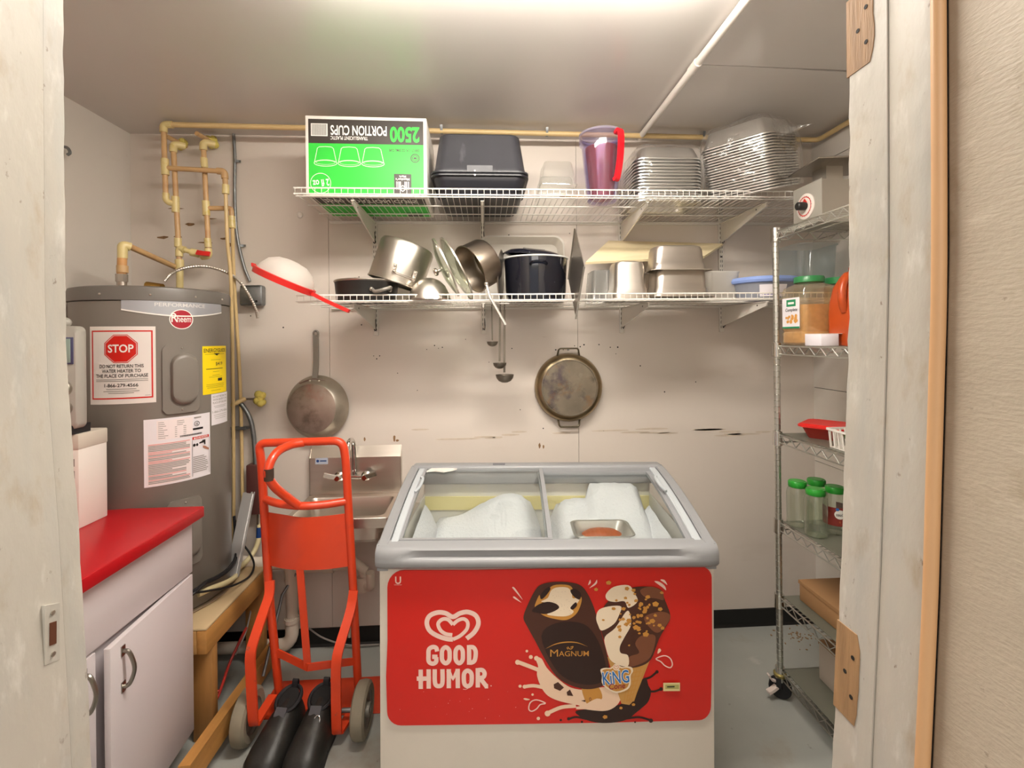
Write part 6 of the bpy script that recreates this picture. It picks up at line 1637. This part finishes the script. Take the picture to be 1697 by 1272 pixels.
p.rect('green_logo', PRINTGREEN if False else mat('print emerald', '1f8a5a', .45), -.03, .028, .160, .188); p.rect('green_edge', mat('print emerald', '1f8a5a'), -.058, .05, .070, .077); p.up()
p.rect('logo_print', PRINTWHITE, -.02, .018, .169, .178)
p.text('label_lettering', PRINTBLACK, 'Complete', 0, .140, .013, .075, bold=.01, slant=.2)
r9 = random.Random(4)
for k in range(22): p.disc('vegetable_print', (PRINTNUT, PRINTRED, mat('print leaf', '5a8a3a', .5), PRINTYELLOW)[k % 4], r9.uniform(-.035, .035), r9.uniform(.095, .125), r9.uniform(.004, .009))
p.done(lbm)
oj = thing('orange_jug', 'orange plastic detergent jug with a side handle on the rack behind the door frame', 'jug', (1.405, 1.725, Z2))
rings = []
for k, z in ((.92, 0), (1, .008), (1, .12), (.96, .17), (.80, .225), (.5, .265), (.34, .28)):
    rings.append(rr(.115 * k, .14 * k, .03 * k + .004, z, 5))
MB().loft(rings, True, True).put('body', DETERGENT, oj)
MB().tube(spline([(-.052, -.03, .13), (-.066, -.035, .17), (-.06, -.03, .225), (-.035, -.02, .262), (-.01, 0, .27)], 5), .014, 10).put('handle', DETERGENT, oj)
MB().lathe([(.024, .275), (.026, .28), (.026, .30), (.001, .302)], 24, Matrix.Translation((.02, .0, 0))).put('cap', mat('rust red cap', '8e3416', .4), oj)
wb = thing('small_white_box', 'small white paper box lying in front of the jugs on the rack', 'box', (1.297, 1.745, Z2))
MB().rbox(-.035, .035, -.045, .045, 0, .045, .0015).put('box_body', mat('lilac white card', 'e6e0e6', .5), wb)
MB().bbox(-.034, .05, -.044, .046, .0455, .047).put('lid_flap', CARDWHITE, wb, smooth=False)
ctb = thing('tall_clear_tub', 'tall clear plastic tub on the lower wire shelf behind the rack post', 'tub', (1.595, 2.25, ZD))
MB().loft([rr(.17, .17, .03, 0, 5), rr(.175, .175, .03, .004, 5), rr(.20, .20, .035, .262, 5), rr(.21, .21, .035, .266, 5), rr(.21, .21, .035, .274, 5)], True, False).put('body', clear('bluish clear plastic', 'e4ecee', .07, .1, .3, haze=.16), ctb)
gj = thing('green_lid_jar', 'clear jar with a dark green lid behind the orange jug on the rack', 'jar', (1.475, 1.875, Z2))
MB().lathe([(.05, 0), (.055, .006), (.055, .24), (.045, .255)], 28, None, True).put('jar', clear('jug plastic', 'f4ead6'), gj)
MB().lathe([(.050, .25), (.053, .252), (.053, .278), (.001, .280)], 32).put('lid', GREENDK, gj)

# third level: red lidded container and white basket
Z3 = 1.136
rc = thing('red_lid_container', 'food container with a translucent red base and red square lid on the rack', 'container', (1.385, 1.845, Z3), (0, 0, math.radians(40)))
MB().loft([rr(.105, .105, .02, 0, 5), rr(.11, .11, .022, .004, 5), rr(.145, .145, .028, .044, 5)], True, False).put('base', REDCLEAR, rc)
MB().loft([rr(.15, .15, .03, .043, 5), rr(.172, .172, .035, .046, 5), rr(.172, .172, .035, .053, 5), rr(.15, .15, .03, .060, 5), rr(.13, .13, .03, .058, 5)], True, True).put('lid', REDPLASTIC, rc)
wbk = thing('white_basket', 'small white slotted plastic basket with green things inside on the rack', 'basket', (1.36, 1.60, Z3))
bm_ = MB().bbox(-.075, .075, -.09, .09, 0, .003)
for i in range(9):
    t = -.085 + .17 * i / 8
    for s in (-1, 1): bm_.bar([(s * .075, t, 0), (s * .082, t, .066)], .007, .0025, (0, 1, 0))
for i in range(8):
    t = -.07 + .14 * i / 7
    for s in (-1, 1): bm_.bar([(t, s * .09, 0), (t, s * .097, .066)], .007, .0025, (1, 0, 0))
bm_.put('slatted_body', WHITEPLASTIC, wbk, smooth=False)
MB().loft([rr(.165, .195, .012, .062, 3), rr(.175, .205, .014, .064, 3), rr(.175, .205, .014, .071, 3), rr(.163, .193, .012, .071, 3)], False, False, None, True).put('rim', WHITEPLASTIC, wbk)
cm_ = MB()
for k in range(8): cm_.ball((r9.uniform(-.05, .05), r9.uniform(-.065, .065), .022 + .01 * (k % 3)), r9.uniform(.014, .019), 8, 6)
tag(cm_.put('green_contents', mat('green contents', '4c6a3c', .6, var=.3, vscale=50), wbk), kind='stuff')

# fourth level: four jars with green lids
Z4 = .760
def glass_jar(label, x, y, lab=False):
    r = thing('glass_jar', label, 'jar', (x, y, Z4), (0, 0, r9.uniform(0, .5)), 'green-lidded glass jars on the rack')
    MB().lathe([(.012, .004), (.032, .001), (.040, .006), (.0415, .016), (.0405, .03), (.0415, .135), (.038, .152), (.030, .164), (.030, .172)], 36, None, True).put('glass', JARGLASS, r)
    MB().lathe([(.033, .162), (.0345, .164), (.0345, .182), (.032, .186), (.026, .185), (.024, .187), (.001, .187)], 36, None, False, True).put('lid', GREENLID, r)
    if lab:
        m = MB(); vs = []; f_ = []
        for i in range(25):
            a = math.radians(120 + 260 * i / 24)
            for z in (.040, .112): vs.append((.0422 * math.cos(a), .0422 * math.sin(a), z))
        o = m.add(vs, [(2 * i, 2 * i + 2, 2 * i + 3, 2 * i + 1) for i in range(24)]).put('sauce_label', mat('sauce label', '8a2f2a', .45, spots=[('c8743c', 60, .6, .7, .7)]), r)
        p = Print(lambda u, v, hh: Vector(((.0424 + hh) * math.cos(math.radians(u)), (.0424 + hh) * math.sin(math.radians(u)), v)), .0003, maxu=6)
        p.disc('label_oval', PRINTWHITE, 228, .086, 26, .018); p.up()
        p.text('label_lettering', PRINTBLACK, 'sauce', 230, .080, .012, 40, bold=.01); p.disc('label_mark', PRINTBLUE, 216, .106, 8, .006)
        p.done(o)
glass_jar('empty glass jar with green lid nearest the rack post', 1.297, 1.895)
glass_jar('empty glass jar with green lid at the back, half hidden behind two others', 1.392, 1.912)
glass_jar('empty glass jar with green lid standing in front, left of the labelled jar', 1.303, 1.795)
glass_jar('glass jar with green lid and a dark red sauce label', 1.398, 1.815, True)
# fifth and bottom level: cartons
fb_ = thing('flat_cardboard_box', 'flat brown cardboard box on the second lowest shelf of the rack', 'box', (1.505, 1.70, .4385))
MB().rbox(-.19, .19, -.30, .215, 0, .078, .003).put('carton', CARDBOARD, fb_)
MB().bbox(-.193, .193, -.303, .218, .070, .0835).put('lid_edge', CARDBOARD, fb_, smooth=False)
wb2 = thing('pale_carton', 'pale grey carton with a brown top on the lowest shelf of the rack', 'box', (1.535, 1.72, .1255))
MB().rbox(-.16, .16, -.30, .165, 0, .155, .003).put('carton', mat('pale grey carton', 'c9bcae', .6, var=.05), wb2)
MB().rbox(-.162, .162, -.302, .167, .150, .160, .003).put('carton_top', CARDBOARD, wb2)
